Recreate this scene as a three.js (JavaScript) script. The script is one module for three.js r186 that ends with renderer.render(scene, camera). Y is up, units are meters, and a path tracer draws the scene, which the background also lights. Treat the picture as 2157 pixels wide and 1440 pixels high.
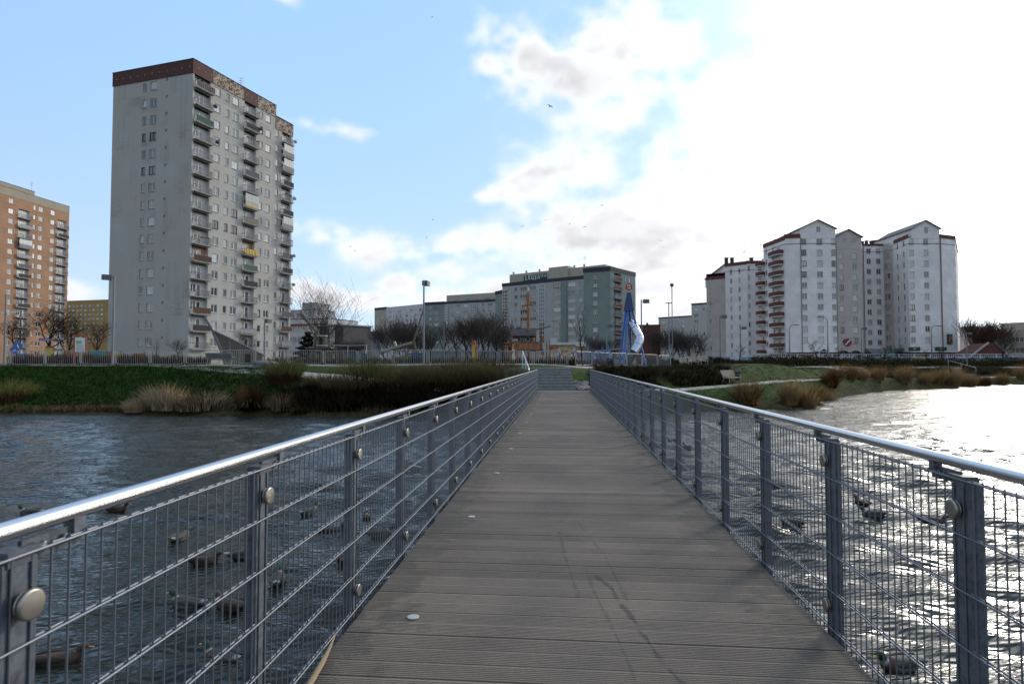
import * as THREE from 'three';
import { mergeGeometries } from 'three/addons/utils/BufferGeometryUtils.js';
import { FontLoader } from 'three/addons/loaders/FontLoader.js';
import { TextGeometry } from 'three/addons/geometries/TextGeometry.js';

// ---------------------------------------------------------------- camera
const scene = new THREE.Scene();
const EYE = 1.45, YAW = Math.atan(103.5 / 1260), PITCH = Math.atan(43.5 / 1260);
const camera = new THREE.PerspectiveCamera(2 * Math.atan(720 / 1260) * 180 / Math.PI, 2157 / 1440, 0.1, 3000);
camera.rotation.order = 'YXZ';
camera.rotation.set(PITCH, YAW, 0);
camera.position.set(0, EYE, 0);
camera.focus = 7; camera.userData.fStop = 5.6;

// ---------------------------------------------------------------- random numbers and noise
function rng(seed) { let a = seed >>> 0; return () => { a = (a + 0x6D2B79F5) | 0; let t = Math.imul(a ^ (a >>> 15), 1 | a); t = (t + Math.imul(t ^ (t >>> 7), 61 | t)) ^ t; return ((t ^ (t >>> 14)) >>> 0) / 4294967296; }; }
const PERM = new Uint8Array(512), GRAD = new Float32Array(256);
{ const r = rng(77), p = [...Array(256).keys()]; for (let i = 255; i > 0; i--) { const j = Math.floor(r() * (i + 1)); [p[i], p[j]] = [p[j], p[i]]; } for (let i = 0; i < 512; i++) PERM[i] = p[i & 255]; for (let i = 0; i < 256; i++) GRAD[i] = r() * 2 - 1; }
const sm = (t) => t * t * (3 - 2 * t);
function n3(x, y, z) {
  const xi = Math.floor(x), yi = Math.floor(y), zi = Math.floor(z), u = sm(x - xi), v = sm(y - yi), w = sm(z - zi);
  const h = (a, b, c) => GRAD[PERM[PERM[PERM[(xi + a) & 255] + ((yi + b) & 255)] + ((zi + c) & 255)]];
  const l = (a, b, t) => a + (b - a) * t;
  return l(l(l(h(0, 0, 0), h(1, 0, 0), u), l(h(0, 1, 0), h(1, 1, 0), u), v), l(l(h(0, 0, 1), h(1, 0, 1), u), l(h(0, 1, 1), h(1, 1, 1), u), v), w);
}
function n2(x, y, wrap) {
  let xi = Math.floor(x), yi = Math.floor(y); const u = sm(x - xi), v = sm(y - yi);
  const m = (a, n) => ((a % n) + n) % n;
  const h = (a, b) => wrap ? GRAD[PERM[PERM[m(xi + a, wrap) & 255] + (m(yi + b, wrap) & 255)]] : GRAD[PERM[PERM[(xi + a) & 255] + ((yi + b) & 255)]];
  const a = h(0, 0) + (h(1, 0) - h(0, 0)) * u, b = h(0, 1) + (h(1, 1) - h(0, 1)) * u;
  return a + (b - a) * v;
}
const fbm3 = (x, y, z, o) => { let s = 0, a = 0.5, f = 1; for (let i = 0; i < o; i++) { s += a * n3(x * f, y * f, z * f); a *= 0.5; f *= 2.03; } return s; };
const fbm = (x, y, o, wrap) => { let s = 0, a = 0.5, f = 1; for (let i = 0; i < o; i++) { s += a * n2(x * f + (wrap ? 0 : i * 17.3), y * f + (wrap ? 0 : i * 9.1), wrap ? wrap * f : 0); a *= 0.5; f *= 2; } return s; };
const clamp = (v, a = 0, b = 1) => Math.min(b, Math.max(a, v));
const step = (a, b, v) => sm(clamp((v - a) / (b - a)));

// survey: bearing and elevation read off the photograph + a distance (metres along the viewing axis) -> world point
function at(px, py, D) {
  const u = (px - 1078.5) / 1260, v = (720 - py) / 1260, s = D / (Math.cos(PITCH) - v * Math.sin(PITCH)), r = u * s;
  return new THREE.Vector3(r * Math.cos(YAW) - D * Math.sin(YAW), EYE + (v * Math.cos(PITCH) + Math.sin(PITCH)) * s, -D * Math.cos(YAW) - r * Math.sin(YAW));
}
const atH = (px, D) => { const p = at(px, 760, D); return [p.x, p.z]; };   // plan position only
const heightAt = (py, D) => at(1078, py, D).y;

// ---------------------------------------------------------------- sky: broken cloud, sun veiled low on one side
const SUN_AZ = 45, SUN_EL = 19;                                   // degrees to the right of the viewing axis, above the horizon
const dirOf = (azDeg, elDeg) => { const a = -azDeg * Math.PI / 180 + YAW, e = elDeg * Math.PI / 180; return new THREE.Vector3(-Math.sin(a) * Math.cos(e), Math.sin(e), -Math.cos(a) * Math.cos(e)); };
const SUN = dirOf(SUN_AZ, SUN_EL);
{
  const W = 2048, Hh = 1024, data = new Float32Array(W * Hh * 4);
  // large cloud masses: azimuth, elevation, half width, half height (degrees), weight
  const masses = [[6, 28, 7, 4, 1.05], [1.5, 27, 4, 2.4, .7], [11.5, 26, 5, 3.0, .75], [30, 20, 11, 8, 1], [34, 16, 13, 9, 1.1], [21, 13.5, 8, 6, 1.05], [46, 24, 14, 12, 1.1], [2.2, 17, 3.2, 2.4, .95], [-2.2, 16.2, 2, .8, .75], [6.5, 17.8, 3, 2.6, .75], [9, 20, 2.4, 2, .5],
    [4.5, 12.4, 5, 2.2, .85], [12, 12.2, 5.5, 2.6, .8], [-12.5, 11, 4.2, 1.6, 1.05], [-4.6, 10.9, 4, 1.5, .95], [-18.5, 11.6, 3, .9, .9], [-17.6, 6.4, 4.5, 1.3, 1.0], [-16.6, 21, 3, .9, .62], [-22, 21.4, 4, .8, .42], [-38, 5.2, 5, 1.7, .9], [-9.5, 8, 3, .9, .8], [-8, 5.8, 7, 1.1, .8],
    [3, 6.2, 11, 3, .7], [16, 7, 10, 4, .9], [37, 5, 14, 4, .7], [-9.5, 7.8, 2, .6, .4], [38, 12, 9, 2.4, .6], [-34, 30.8, 5, .8, .6], [-22, 31, 3, .6, .5]];
  // thicker grey parts of the cloud
  const greys = [[3.5, 13.3, 4, 1.3, .55], [12.5, 12.6, 4.5, 1.6, .6], [6.5, 25.6, 5, 1.8, .6], [42, 11, 9, 2.2, .9], [34, 12.4, 6, 1.3, .6], [41, 31, 9, 2.4, .9], [31, 27, 4, 1.2, .5], [22, 25, 5, 1.3, .4], [13.5, 6.8, 4, .9, .5], [-4, 9.6, 3, .6, .35], [-13, 9.9, 3, .6, .4], [15, 21.5, 5, 1.5, .3], [60, 30, 12, 5, .5], [0, 6.5, 4, .7, .3]];
  for (let j = Hh / 2 - 2; j < Hh; j++) {
    const el = ((j + 0.5) / Hh - 0.5) * Math.PI, elD = el * 180 / Math.PI;
    for (let i = 0; i < W; i++) {
      const ph = ((i + 0.5) / W - 0.5) * 2 * Math.PI, dx = Math.cos(ph) * Math.cos(el), dy = Math.sin(el), dz = Math.sin(ph) * Math.cos(el);
      let az = (Math.atan2(dx, -dz) + YAW) * 180 / Math.PI; if (az > 180) az -= 360; if (az < -180) az += 360;
      const cosS = dx * SUN.x + dy * SUN.y + dz * SUN.z, ang = Math.acos(clamp(cosS, -1, 1)) * 180 / Math.PI;
      // clear air: deeper blue high up, pale towards the horizon and the sun
      const low = Math.exp(-Math.max(elD, 0) / 15), nearSun = Math.exp(-ang / 17);
      const away = step(60, 130, ang);
      let r = 0.31 - 0.10 * away + 0.42 * low + 0.8 * nearSun, g = 0.58 - 0.20 * away + 0.33 * low + 0.72 * nearSun, b = 1.0 - 0.36 * away + 0.06 * low + 0.5 * nearSun;
      const da = (az - SUN_AZ) / 12.5, de = elD > 26 ? (elD - 26) / 36 : (elD - 26) / 11;
      const glow = 9 * Math.exp(-(ang * ang) / (2 * 7 * 7)) + 2.3 * Math.exp(-(da * da + de * de) / 2);
      // clouds
      let m = 0;
      const wx = az + 5 * fbm3(dx * 6, dy * 6, dz * 6, 3), wy = elD + 3 * fbm3(dx * 7 + 5, dy * 7, dz * 7, 3);
      for (const [a, e, w, h, k] of masses) { const qx = (wx - a) / w, qy = (wy - e) / h, q = qx * qx + qy * qy; if (q < 6) m += k * Math.exp(-q); }
      const st = 1 / (Math.max(dy, 0) + 0.22);
      const puff = fbm3(dx * st * 3.2, dy * 6, dz * st * 3.2, 5), fine = fbm3(dx * 26, dy * 40, dz * 26, 5);
      const outside = step(44, 62, Math.abs(az)) + step(33, 42, elD) * (1 - step(44, 62, Math.abs(az)));
      m += clamp(outside) * (0.36 + 0.9 * puff);
      const dens = m + 0.5 * puff * (0.5 + clamp(m)) + 1.0 * fine * (0.25 + clamp(m)) - 0.30;
      const cover = step(-0.2, 0.85, dens) * 0.99;
      const shadeN = fbm3(dx * 13 + 9, dy * 26 - 1.1, dz * 13, 4);
      const body = step(0.25, 1.1, dens + 0.5 * shadeN);
      let grey = 0; for (const [a, e, w, h, k] of greys) { const qx = (wx - a) / w, qy = (wy - e) / h, q = qx * qx + qy * qy; if (q < 5) grey += k * Math.exp(-q); }
      grey = clamp(grey * (0.9 + 1.6 * shadeN));
      const lit = (1.07 - 0.20 * body * (0.6 + 0.8 * clamp(0.5 - shadeN * 1.5)) - 0.14 * step(0.1, -0.4, shadeN) + 0.45 * nearSun) * (1 - 0.16 * away) * (1 - 0.13 * grey);
      const cr = lit * 1.0, cg = lit * 1.0, cb = lit * 1.04;
      r += (cr - r) * cover; g += (cg - g) * cover; b += (cb - b) * cover;
      const gl = glow * (0.75 + 0.5 * fine) * (1 - 0.93 * grey);
      r += gl * 1.0; g += gl * 0.95; b += gl * 0.84;
      const k = (j * W + i) * 4; data[k] = r; data[k + 1] = g; data[k + 2] = b; data[k + 3] = 1;
    }
  }
  for (let j = 0; j < Hh / 2 - 2; j++) for (let i = 0; i < W; i++) { const k = (j * W + i) * 4; data[k] = 0.12; data[k + 1] = 0.12; data[k + 2] = 0.11; data[k + 3] = 1; }
  const t = new THREE.DataTexture(data, W, Hh, THREE.RGBAFormat, THREE.FloatType);
  t.mapping = THREE.EquirectangularReflectionMapping; t.magFilter = THREE.LinearFilter; t.needsUpdate = true;
  scene.background = t; scene.environment = t;
}
const sun = new THREE.DirectionalLight(new THREE.Color(1, 0.9, 0.76), 1.5);
sun.position.copy(SUN).multiplyScalar(200); sun.target.position.set(0, 0, 0); sun.castShadow = true; sun.shadow.radius = 20;
sun.shadow.mapSize.set(2048, 2048); Object.assign(sun.shadow.camera, { left: -160, right: 160, top: 120, bottom: -60, near: 1, far: 600 });
scene.add(sun, sun.target);
const renderer = new THREE.WebGLRenderer();
renderer.shadowMap.enabled = true;
renderer.toneMapping = THREE.LinearToneMapping;
renderer.toneMappingExposure = 1.06;

// ---------------------------------------------------------------- materials
const C = (r, g, b) => new THREE.Color().setRGB(r, g, b);
const std = (c, roughness = 0.9, o = {}) => new THREE.MeshStandardMaterial({ color: Array.isArray(c) ? C(...c) : c, roughness, ...o });
const phys = (c, roughness, o = {}) => new THREE.MeshPhysicalMaterial({ color: C(...c), roughness, ...o });
const lin2s = (v) => { v = clamp(v); return 255 * (v <= 0.0031308 ? v * 12.92 : 1.055 * Math.pow(v, 1 / 2.4) - 0.055); };
function texture(w, h, fn, { srgb = true, repeat = [1, 1] } = {}) {            // fn(u, v) -> linear rgb (colour) or a grey value
  const d = new Uint8Array(w * h * 4);
  for (let j = 0; j < h; j++) for (let i = 0; i < w; i++) {
    const c = fn((i + 0.5) / w, (j + 0.5) / h), k = (j * w + i) * 4;
    if (typeof c === 'number') d[k] = d[k + 1] = d[k + 2] = clamp(c) * 255; else for (let q = 0; q < 3; q++) d[k + q] = srgb ? lin2s(c[q]) : clamp(c[q]) * 255;
    d[k + 3] = 255;
  }
  const t = new THREE.DataTexture(d, w, h, THREE.RGBAFormat);
  if (srgb) t.colorSpace = THREE.SRGBColorSpace;
  t.wrapS = t.wrapT = THREE.RepeatWrapping; t.magFilter = THREE.LinearFilter; t.minFilter = THREE.LinearMipmapLinearFilter; t.generateMipmaps = true;
  t.repeat.set(...repeat); t.needsUpdate = true;
  return t;
}
const mulc = (c, k) => [c[0] * k, c[1] * k, c[2] * k], mixc = (a, b, t) => [a[0] + (b[0] - a[0]) * t, a[1] + (b[1] - a[1]) * t, a[2] + (b[2] - a[2]) * t];

// ---------------------------------------------------------------- object helpers
const taken = new Map();
function numbered(name) { const n = taken.get(name) || 0; taken.set(name, n + 1); return n ? `${name}_${String(n).padStart(3, '0')}` : name; }
function tag(o, label, category, group) { o.userData = { label, category }; if (group) o.userData.group = group; return o; }
function shadows(o) { o.castShadow = true; o.receiveShadow = true; return o; }
function part(name, geo, mat, parent, pos, rotY) {
  const m = shadows(new THREE.Mesh(geo, mat)); m.name = name; if (pos) m.position.set(...pos); if (rotY) m.rotation.y = rotY; parent.add(m); return m;
}
function thing(name, label, category, pos = [0, 0, 0], turn = 0, group) {
  const o = new THREE.Group(); o.name = numbered(name); o.position.set(...pos); o.rotation.y = turn; tag(o, label, category, group); scene.add(o); return o;
}
function structure(name, geo, mat) { const m = shadows(new THREE.Mesh(geo, mat)); m.name = name; m.userData = { kind: 'structure' }; scene.add(m); return m; }
function copyOf(root, pos, turn = 0, label, scale) {
  const r = root.clone(); r.name = numbered(root.name.replace(/_\d{3}$/, '')); r.userData = { ...root.userData }; if (label) r.userData.label = label;
  r.position.set(...pos); r.rotation.y = turn; if (scale) Array.isArray(scale) ? r.scale.set(...scale) : r.scale.setScalar(scale); scene.add(r); return r;
}
// boxes: [cx, cy, cz, sx, sy, sz, (optional) rotation [rx, ry, rz]] merged, uv in metres
const _m4 = new THREE.Matrix4(), _v = new THREE.Vector3(), _e = new THREE.Euler();
function boxes(list) {
  const P = [], N = [], U = [], I = [];
  const F = [[0, 1, 2, 1], [0, 1, 2, -1], [1, 2, 0, 1], [1, 2, 0, -1], [2, 0, 1, 1], [2, 0, 1, -1]];
  for (const [cx, cy, cz, sx, sy, sz, rot] of list) {
    const S = [sx / 2, sy / 2, sz / 2];
    if (rot) _m4.makeRotationFromEuler(_e.set(rot[0], rot[1], rot[2]));
    for (const [a, b, c, s] of F) {                               // face across axis a
      const base = P.length / 3;
      for (const [q, w] of [[-1, -1], [1, -1], [1, 1], [-1, 1]]) {
        const v = [0, 0, 0], n = [0, 0, 0]; v[a] = S[a] * s; v[b] = S[b] * q; v[c] = S[c] * w; n[a] = s;
        const hor = a === 1 ? [v[0], v[2]] : a === 0 ? [v[2], v[1]] : [v[0], v[1]];
        if (rot) { _v.set(...v).applyMatrix4(_m4); v[0] = _v.x; v[1] = _v.y; v[2] = _v.z; _v.set(...n).applyMatrix4(_m4); n[0] = _v.x; n[1] = _v.y; n[2] = _v.z; }
        P.push(v[0] + cx, v[1] + cy, v[2] + cz); N.push(...n); U.push(hor[0] + cx + cz, hor[1] + cy);
      }
      if (s > 0) I.push(base, base + 1, base + 2, base, base + 2, base + 3); else I.push(base, base + 2, base + 1, base, base + 3, base + 2);
    }
  }
  return geom(P, N, U, I);
}
function geom(P, N, U, I, col) {
  const g = new THREE.BufferGeometry();
  g.setAttribute('position', new THREE.Float32BufferAttribute(P, 3));
  if (N) g.setAttribute('normal', new THREE.Float32BufferAttribute(N, 3));
  if (U) g.setAttribute('uv', new THREE.Float32BufferAttribute(U, 2));
  if (col) g.setAttribute('color', new THREE.Float32BufferAttribute(col, 3));
  if (I) g.setIndex(I);
  if (!N) g.computeVertexNormals();
  return g;
}
// a bar from a to b; a tube along points with a radius (number or one per point)
const V = (x, y, z) => new THREE.Vector3(x, y, z);
function tube(pts, rad, sides = 6, cap = true) {
  const P = [], N = [], U = [], I = []; let X = null;
  const p = pts.map((q) => Array.isArray(q) ? V(...q) : q), R = (i) => Array.isArray(rad) ? rad[i] : rad;
  let len = 0;
  for (let i = 0; i < p.length; i++) {
    const T = p[Math.min(i + 1, p.length - 1)].clone().sub(p[Math.max(i - 1, 0)]).normalize();
    if (!X) X = (Math.abs(T.y) < 0.9 ? V(0, 1, 0) : V(1, 0, 0)).cross(T).normalize(); else X.addScaledVector(T, -X.dot(T)).normalize();
    const Y = T.clone().cross(X);
    if (i) len += p[i].distanceTo(p[i - 1]);
    for (let k = 0; k <= sides; k++) {
      const a = k / sides * 2 * Math.PI, c = Math.cos(a), s = Math.sin(a), n = V(X.x * c + Y.x * s, X.y * c + Y.y * s, X.z * c + Y.z * s);
      P.push(p[i].x + n.x * R(i), p[i].y + n.y * R(i), p[i].z + n.z * R(i)); N.push(n.x, n.y, n.z); U.push(k / sides * 0.3, len);
    }
  }
  const row = sides + 1;
  for (let i = 0; i + 1 < p.length; i++) for (let k = 0; k < sides; k++) { const a = i * row + k; I.push(a, a + 1, a + row, a + 1, a + row + 1, a + row); }
  if (cap) for (const e of [0, p.length - 1]) {
    if (R(e) < 0.003) continue;
    const c = P.length / 3, T = (e ? p[e].clone().sub(p[e - 1]) : p[0].clone().sub(p[1])).normalize();
    P.push(p[e].x, p[e].y, p[e].z); N.push(T.x, T.y, T.z); U.push(0, 0);
    for (let k = 0; k < sides; k++) { const a = e * row + k; const q = P.length / 3; P.push(P[a * 3], P[a * 3 + 1], P[a * 3 + 2], P[(a + 1) * 3], P[(a + 1) * 3 + 1], P[(a + 1) * 3 + 2]); N.push(T.x, T.y, T.z, T.x, T.y, T.z); U.push(0, 0, 0, 0); e ? I.push(c, q, q + 1) : I.push(c, q + 1, q); }
  }
  return geom(P, N, U, I);
}
const merge = (list) => mergeGeometries(list.map((g) => g.index ? g : g), false);
function disc(r, th, sides = 24, bevel = 0.15) {                   // a coin lying across y, chamfered
  const pts = [[0, th], [r * (1 - bevel), th], [r, th * (1 - bevel * 2)], [r, 0], [0, 0]].map(([a, b]) => new THREE.Vector2(a, b));
  return new THREE.LatheGeometry(pts.reverse(), sides);
}
const turned = (g, rx, ry = 0, rz = 0) => g.applyMatrix4(new THREE.Matrix4().makeRotationFromEuler(new THREE.Euler(rx, ry, rz)));
const moved = (g, x, y, z) => g.translate(x, y, z);
// ================================================================ terrain: bank, park level and lake bed through surveyed points
const WATER = -1.3;
const spots = [];
const pt = (px, D, h) => { const [x, z] = atH(px, D); spots.push([x, z, h]); };
const shoreL = [[-500, 31], [-250, 31.6], [0, 31.9], [150, 31.8], [300, 31.9], [450, 31.2], [600, 30.7], [740, 30.3], [880, 30], [1000, 29.9], [1120, 30]];
const shoreR = [[1245, 31], [1360, 32.6], [1500, 34], [1600, 35.2], [1690, 36], [1735, 40], [1762, 46.5], [1800, 52], [1870, 58], [2000, 63.6], [2157, 74.5], [2400, 92], [2700, 100]];
for (const [px, D] of [...shoreL, ...shoreR]) { pt(px, D, WATER); pt(px, D - 4, WATER - 1.1); }
for (const px of [-500, -250, 0, 150, 300, 420]) { pt(px, 34.5, -0.5); pt(px, 38, 0.55); pt(px, 41.5, 1.17); }
for (const [px, D, h] of [[560, 37, .84], [690, 35, .5], [820, 33.8, .2], [560, 40.5, 1.18], [690, 39.5, 1.15], [820, 38, 1.15], [950, 33.5, .2], [950, 36.5, 1.12], [1040, 32.2, -.15], [1090, 34.5, 1.06], [1150, 31, -.25], [1150, 34.5, 1.05], [1200, 36, 1.12], [1235, 32.6, -.1], [1240, 35, .55]]) pt(px, D, h);
const lowPath = [[1250, 31.6, -.02], [1330, 34.6, -.14], [1430, 36, -.2], [1545, 39.5, -.06], [1640, 44, .06], [1735, 51, .02], [1813, 60, -.18], [1940, 70, -.41], [2157, 82, -.55], [2500, 100, -.6]];
for (const q of lowPath) pt(...q);
const promenade = [[1093, 35.5, 1.17], [1200, 37.5, 1.15], [1300, 45, 1.07], [1430, 53.5, 1.0], [1600, 66, .9], [1800, 80, .79], [2000, 92, .7], [2157, 100, .65], [2500, 116, .6]];
for (const [px, D, h] of promenade) { pt(px, D, h); pt(px, D + 6, h + 0.02); pt(px, D + 22, h + 0.08); }
for (const px of [-500, -200, 100, 400, 700, 1000]) { pt(px, 45, 1.2); pt(px, 60, 1.2); pt(px, 100, 1.15); }
for (const px of [1200, 1600, 2100, 2600]) pt(px, 150, 1.0);
for (const x of [-60, -20, 20, 60]) { spots.push([x, 8, -3], [x, -12, -3]); }
spots.push([45, -30, -2.6], [75, -50, -2.6], [110, -60, -2.6], [120, 0, -3], [-120, 0, -3]);
const tps = (() => {                                               // smoothed thin-plate spline
  const n = spots.length, m = n + 3, A = [], phi = (r2) => r2 < 1e-9 ? 0 : 0.5 * r2 * Math.log(r2), S = 40;
  for (let i = 0; i < m; i++) A.push(new Float64Array(m + 1));
  for (let i = 0; i < n; i++) {
    for (let j = 0; j < n; j++) { const dx = (spots[i][0] - spots[j][0]) / S, dz = (spots[i][1] - spots[j][1]) / S; A[i][j] = phi(dx * dx + dz * dz) + (i === j ? 0.0006 : 0); }
    A[i][n] = A[n][i] = 1; A[i][n + 1] = A[n + 1][i] = spots[i][0] / S; A[i][n + 2] = A[n + 2][i] = spots[i][1] / S; A[i][m] = spots[i][2];
  }
  for (let c = 0; c < m; c++) {
    let p = c; for (let r = c + 1; r < m; r++) if (Math.abs(A[r][c]) > Math.abs(A[p][c])) p = r;
    [A[c], A[p]] = [A[p], A[c]];
    for (let r = c + 1; r < m; r++) { const k = A[r][c] / A[c][c]; if (k) for (let q = c; q <= m; q++) A[r][q] -= k * A[c][q]; }
  }
  const w = new Float64Array(m);
  for (let r = m - 1; r >= 0; r--) { let s = A[r][m]; for (let q = r + 1; q < m; q++) s -= A[r][q] * w[q]; w[r] = s / A[r][r]; }
  return (x, z) => { let s = w[n] + w[n + 1] * x / S + w[n + 2] * z / S; for (let i = 0; i < n; i++) { const dx = (x - spots[i][0]) / S, dz = (z - spots[i][1]) / S; s += w[i] * phi(dx * dx + dz * dz); } return s; };
})();
const leftPath = [[-500, 43, 1.2], [-100, 43, 1.2], [120, 42.8, 1.2], [300, 42.3, 1.19], [420, 40.2, 1.1], [500, 38.6, .98], [560, 37.4, .84], [640, 36.2, .66], [720, 35.2, .48], [840, 33.9, .2], [960, 33, .05], [1060, 32.2, 0], [1120, 31.6, -.02]];
const terraces = [leftPath, lowPath].map((l) => l.map(([px, D, h]) => [...atH(px, D), h]));
function terraced(x, z, h) {                                         // level benches cut into the bank for the paths
  for (const l of terraces) {
    let best = 9, bh = 0;
    for (let i = 0; i + 1 < l.length; i++) { const [ax, az, ah] = l[i], [bx, bz, b2] = l[i + 1], t = clamp(((x - ax) * (bx - ax) + (z - az) * (bz - az)) / ((bx - ax) ** 2 + (bz - az) ** 2)), d = Math.hypot(x - ax - (bx - ax) * t, z - az - (bz - az) * t); if (d < best) { best = d; bh = ah + (b2 - ah) * t; } }
    if (best < 2.4) h += (bh - h) * step(2.4, 1.0, best) * (l === terraces[0] ? 0.6 : 1);
  }
  return h;
}
const TX0 = -130, TX1 = 150, TZ0 = -170, TZ1 = 12, TD = 1;   // 1 m cells
const TNX = TX1 - TX0 + 1, TNZ = TZ1 - TZ0 + 1, TH = new Float32Array(TNX * TNZ);
for (let j = 0; j < TNZ; j++) for (let i = 0; i < TNX; i++) {
  const x = TX0 + i, z = TZ0 + j;
  let h = tps(x, z);
  const far = Math.max(step(100, 125, -z - 20 - Math.abs(x) * 0.0), step(110, 128, Math.abs(x)) * step(-20, -60, z));
  h = h + (1.05 - h) * far;
  if (h < WATER - 0.02) h = Math.max(h, -3.2);
  if (z > -26 && Math.abs(x) < 60) h = Math.min(h, WATER - 0.5);
  TH[j * TNX + i] = clamp(terraced(x, z, h), -3.2, 1.35) + 0.03 * n2(x * 0.4, z * 0.4) ;
}
function ground(x, z) {
  const fx = clamp((x - TX0) / TD, 0, TNX - 1.001), fz = clamp((z - TZ0) / TD, 0, TNZ - 1.001), i = Math.floor(fx), j = Math.floor(fz), u = fx - i, v = fz - j, k = j * TNX + i;
  return u + v < 1 ? TH[k] + (TH[k + 1] - TH[k]) * u + (TH[k + TNX] - TH[k]) * v : TH[k + TNX + 1] + (TH[k + TNX] - TH[k + TNX + 1]) * (1 - u) + (TH[k + 1] - TH[k + TNX + 1]) * (1 - v);
}
const grounded = (px, D, dy = 0) => { const [x, z] = atH(px, D); return [x, ground(x, z) + dy, z]; };
{
  const P = [], U = [], I = [], K = [];
  for (let j = 0; j < TNZ; j++) for (let i = 0; i < TNX; i++) {
    const x = TX0 + i, z = TZ0 + j, h = TH[j * TNX + i];
    P.push(x, h, z); U.push(x / 3, z / 3);
    // lawn, with dead straw along the water, bare soil under the willows, sand in the playground
    const straw = step(-0.7, -1.15, h + 0.5 * n2(x * 0.3, z * 0.3)), [wx, wz] = [x, z];
    const soil = step(0.5, 0.1, Math.hypot((wx + 9.5) / 8.5, (wz + 33.5) / 4.2) - 0.6 + 0.25 * n2(x * 0.5, z * 0.5));
    const bed = step(WATER + 0.05, WATER - 0.2, h);
    const dry = 0.5 + 0.6 * n2(x * 0.13 + 5, z * 0.13) + 0.4 * n2(x * 0.7, z * 0.7);
    let c = mixc([0.031, 0.074, 0.013], [0.066, 0.074, 0.026], clamp(dry + step(10, 30, x) * 0.4));
    c = mixc(c, [0.075, 0.055, 0.030], straw * 0.8); c = mixc(c, [0.03, 0.02, 0.012], soil * 0.85); c = mixc(c, [0.03, 0.028, 0.02], bed);
    if (-z > 46 && x < 9) c = mixc(c, [0.13, 0.105, 0.075], 0.7);
    K.push(...c);
  }
  for (let j = 0; j + 1 < TNZ; j++) for (let i = 0; i + 1 < TNX; i++) { const a = j * TNX + i; I.push(a, a + TNX, a + 1, a + 1, a + TNX, a + TNX + 1); }
  const grassTex = texture(512, 512, (u, v) => { const n = fbm(u * 16, v * 16, 5, 16), m = n2(u * 128, v * 128, 128); const k = 0.82 + 0.75 * n + 0.3 * m; return [clamp(k * 0.85), clamp(k * 0.85), clamp(k * 0.75)]; });
  const grassBump = texture(512, 512, (u, v) => 0.5 + 0.45 * fbm(u * 40, v * 40, 4, 40), { srgb: false });
  structure('ground', geom(P, null, U, I, K), new THREE.MeshPhysicalMaterial({ vertexColors: true, map: grassTex, bumpMap: grassBump, bumpScale: 0.06, roughness: 1, specularIntensity: 0.15 }));
  const far = new THREE.RingGeometry(40, 1500, 64, 1);                   // flat city ground out to the horizon
  const shape = new THREE.Shape([[-1500, -1500], [1500, -1500], [1500, 1500], [-1500, 1500]].map((q) => new THREE.Vector2(...q)));
  shape.holes.push(new THREE.Path([[TX0 + 1, -TZ1 + 1], [TX1 - 1, -TZ1 + 1], [TX1 - 1, -TZ0 - 1], [TX0 + 1, -TZ0 - 1]].map((q) => new THREE.Vector2(...q))));
  const g = new THREE.ShapeGeometry(shape); g.rotateX(-Math.PI / 2); g.translate(0, 0.9, 0);
  structure('terrain', g, std([0.06, 0.062, 0.045], 1)); far.dispose();
}
// ---------------------------------------------------------------- paths: ribbons a little proud of the turf
const pathTex = texture(256, 256, (u, v) => { const n = fbm(u * 24, v * 24, 4, 24), s = n2(u * 128, v * 128, 128); return mulc([0.30, 0.275, 0.235], 0.95 + 0.35 * n + 0.12 * s); }, { repeat: [0.5, 0.5] });
const pathMat = std([1, 1, 1], 0.95, { map: pathTex });
function ribbon(name, pts, width, lift = 0.045) {                     // pts: [x, z]; crossfall follows the ground
  const curve = new THREE.CatmullRomCurve3(pts.map(([x, z]) => V(x, 0, z))), n = Math.ceil(curve.getLength() / 0.7), P = [], U = [], I = []; let d = 0, last = null;
  for (let i = 0; i <= n; i++) {
    const c = curve.getPointAt(i / n), t = curve.getTangentAt(i / n), sx = -t.z, sz = t.x; if (last) d += c.distanceTo(last); last = c;
    for (let k = 0; k < 6; k++) {
      const w = (k === 0 ? -0.5 : k === 5 ? 0.5 : (k - 1) / 3 - 0.5) * width, e = k === 0 || k === 5 ? -0.15 : 0, x = c.x + sx * w, z = c.z + sz * w;
      P.push(x, ground(x, z) + lift + e, z); U.push(w, d);
    }
  }
  for (let i = 0; i < n; i++) for (let k = 0; k < 5; k++) { const a = i * 6 + k; I.push(a, a + 1, a + 6, a + 1, a + 7, a + 6); }
  return structure(name, geom(P, null, U, I), pathMat);
}
ribbon('path', leftPath.map(([px, D]) => atH(px, D)), 1.7);
ribbon('path', [[-300, 42.8], [300, 42.6], [600, 41.6], [850, 40.5], [1000, 39], [1110, 37.6], [1200, 38.6], [1300, 45.6], [1430, 54.2], [1600, 66.6], [1800, 80.6], [2000, 92.6], [2157, 100.6], [2500, 117]].map((q) => atH(...q)), 1.7, 0.05);
ribbon('path', lowPath.map(([px, D]) => atH(px, D)), 1.5);
ribbon('path', [[1790, 57.5], [1790, 62], [1765, 70], [1735, 76]].map((q) => atH(...q)), 1.6, 0.055);

const RIP = (() => { const r = rng(31), a = []; for (let i = 0; i < 26; i++) { const b = Math.round(9 + 34 * r()), c = Math.round((r() - 0.35) * b * 1.1); a.push([c, b, r() * 6.28, 0.9 / Math.sqrt(b) * (0.5 + r())]); } return a; })();
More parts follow.
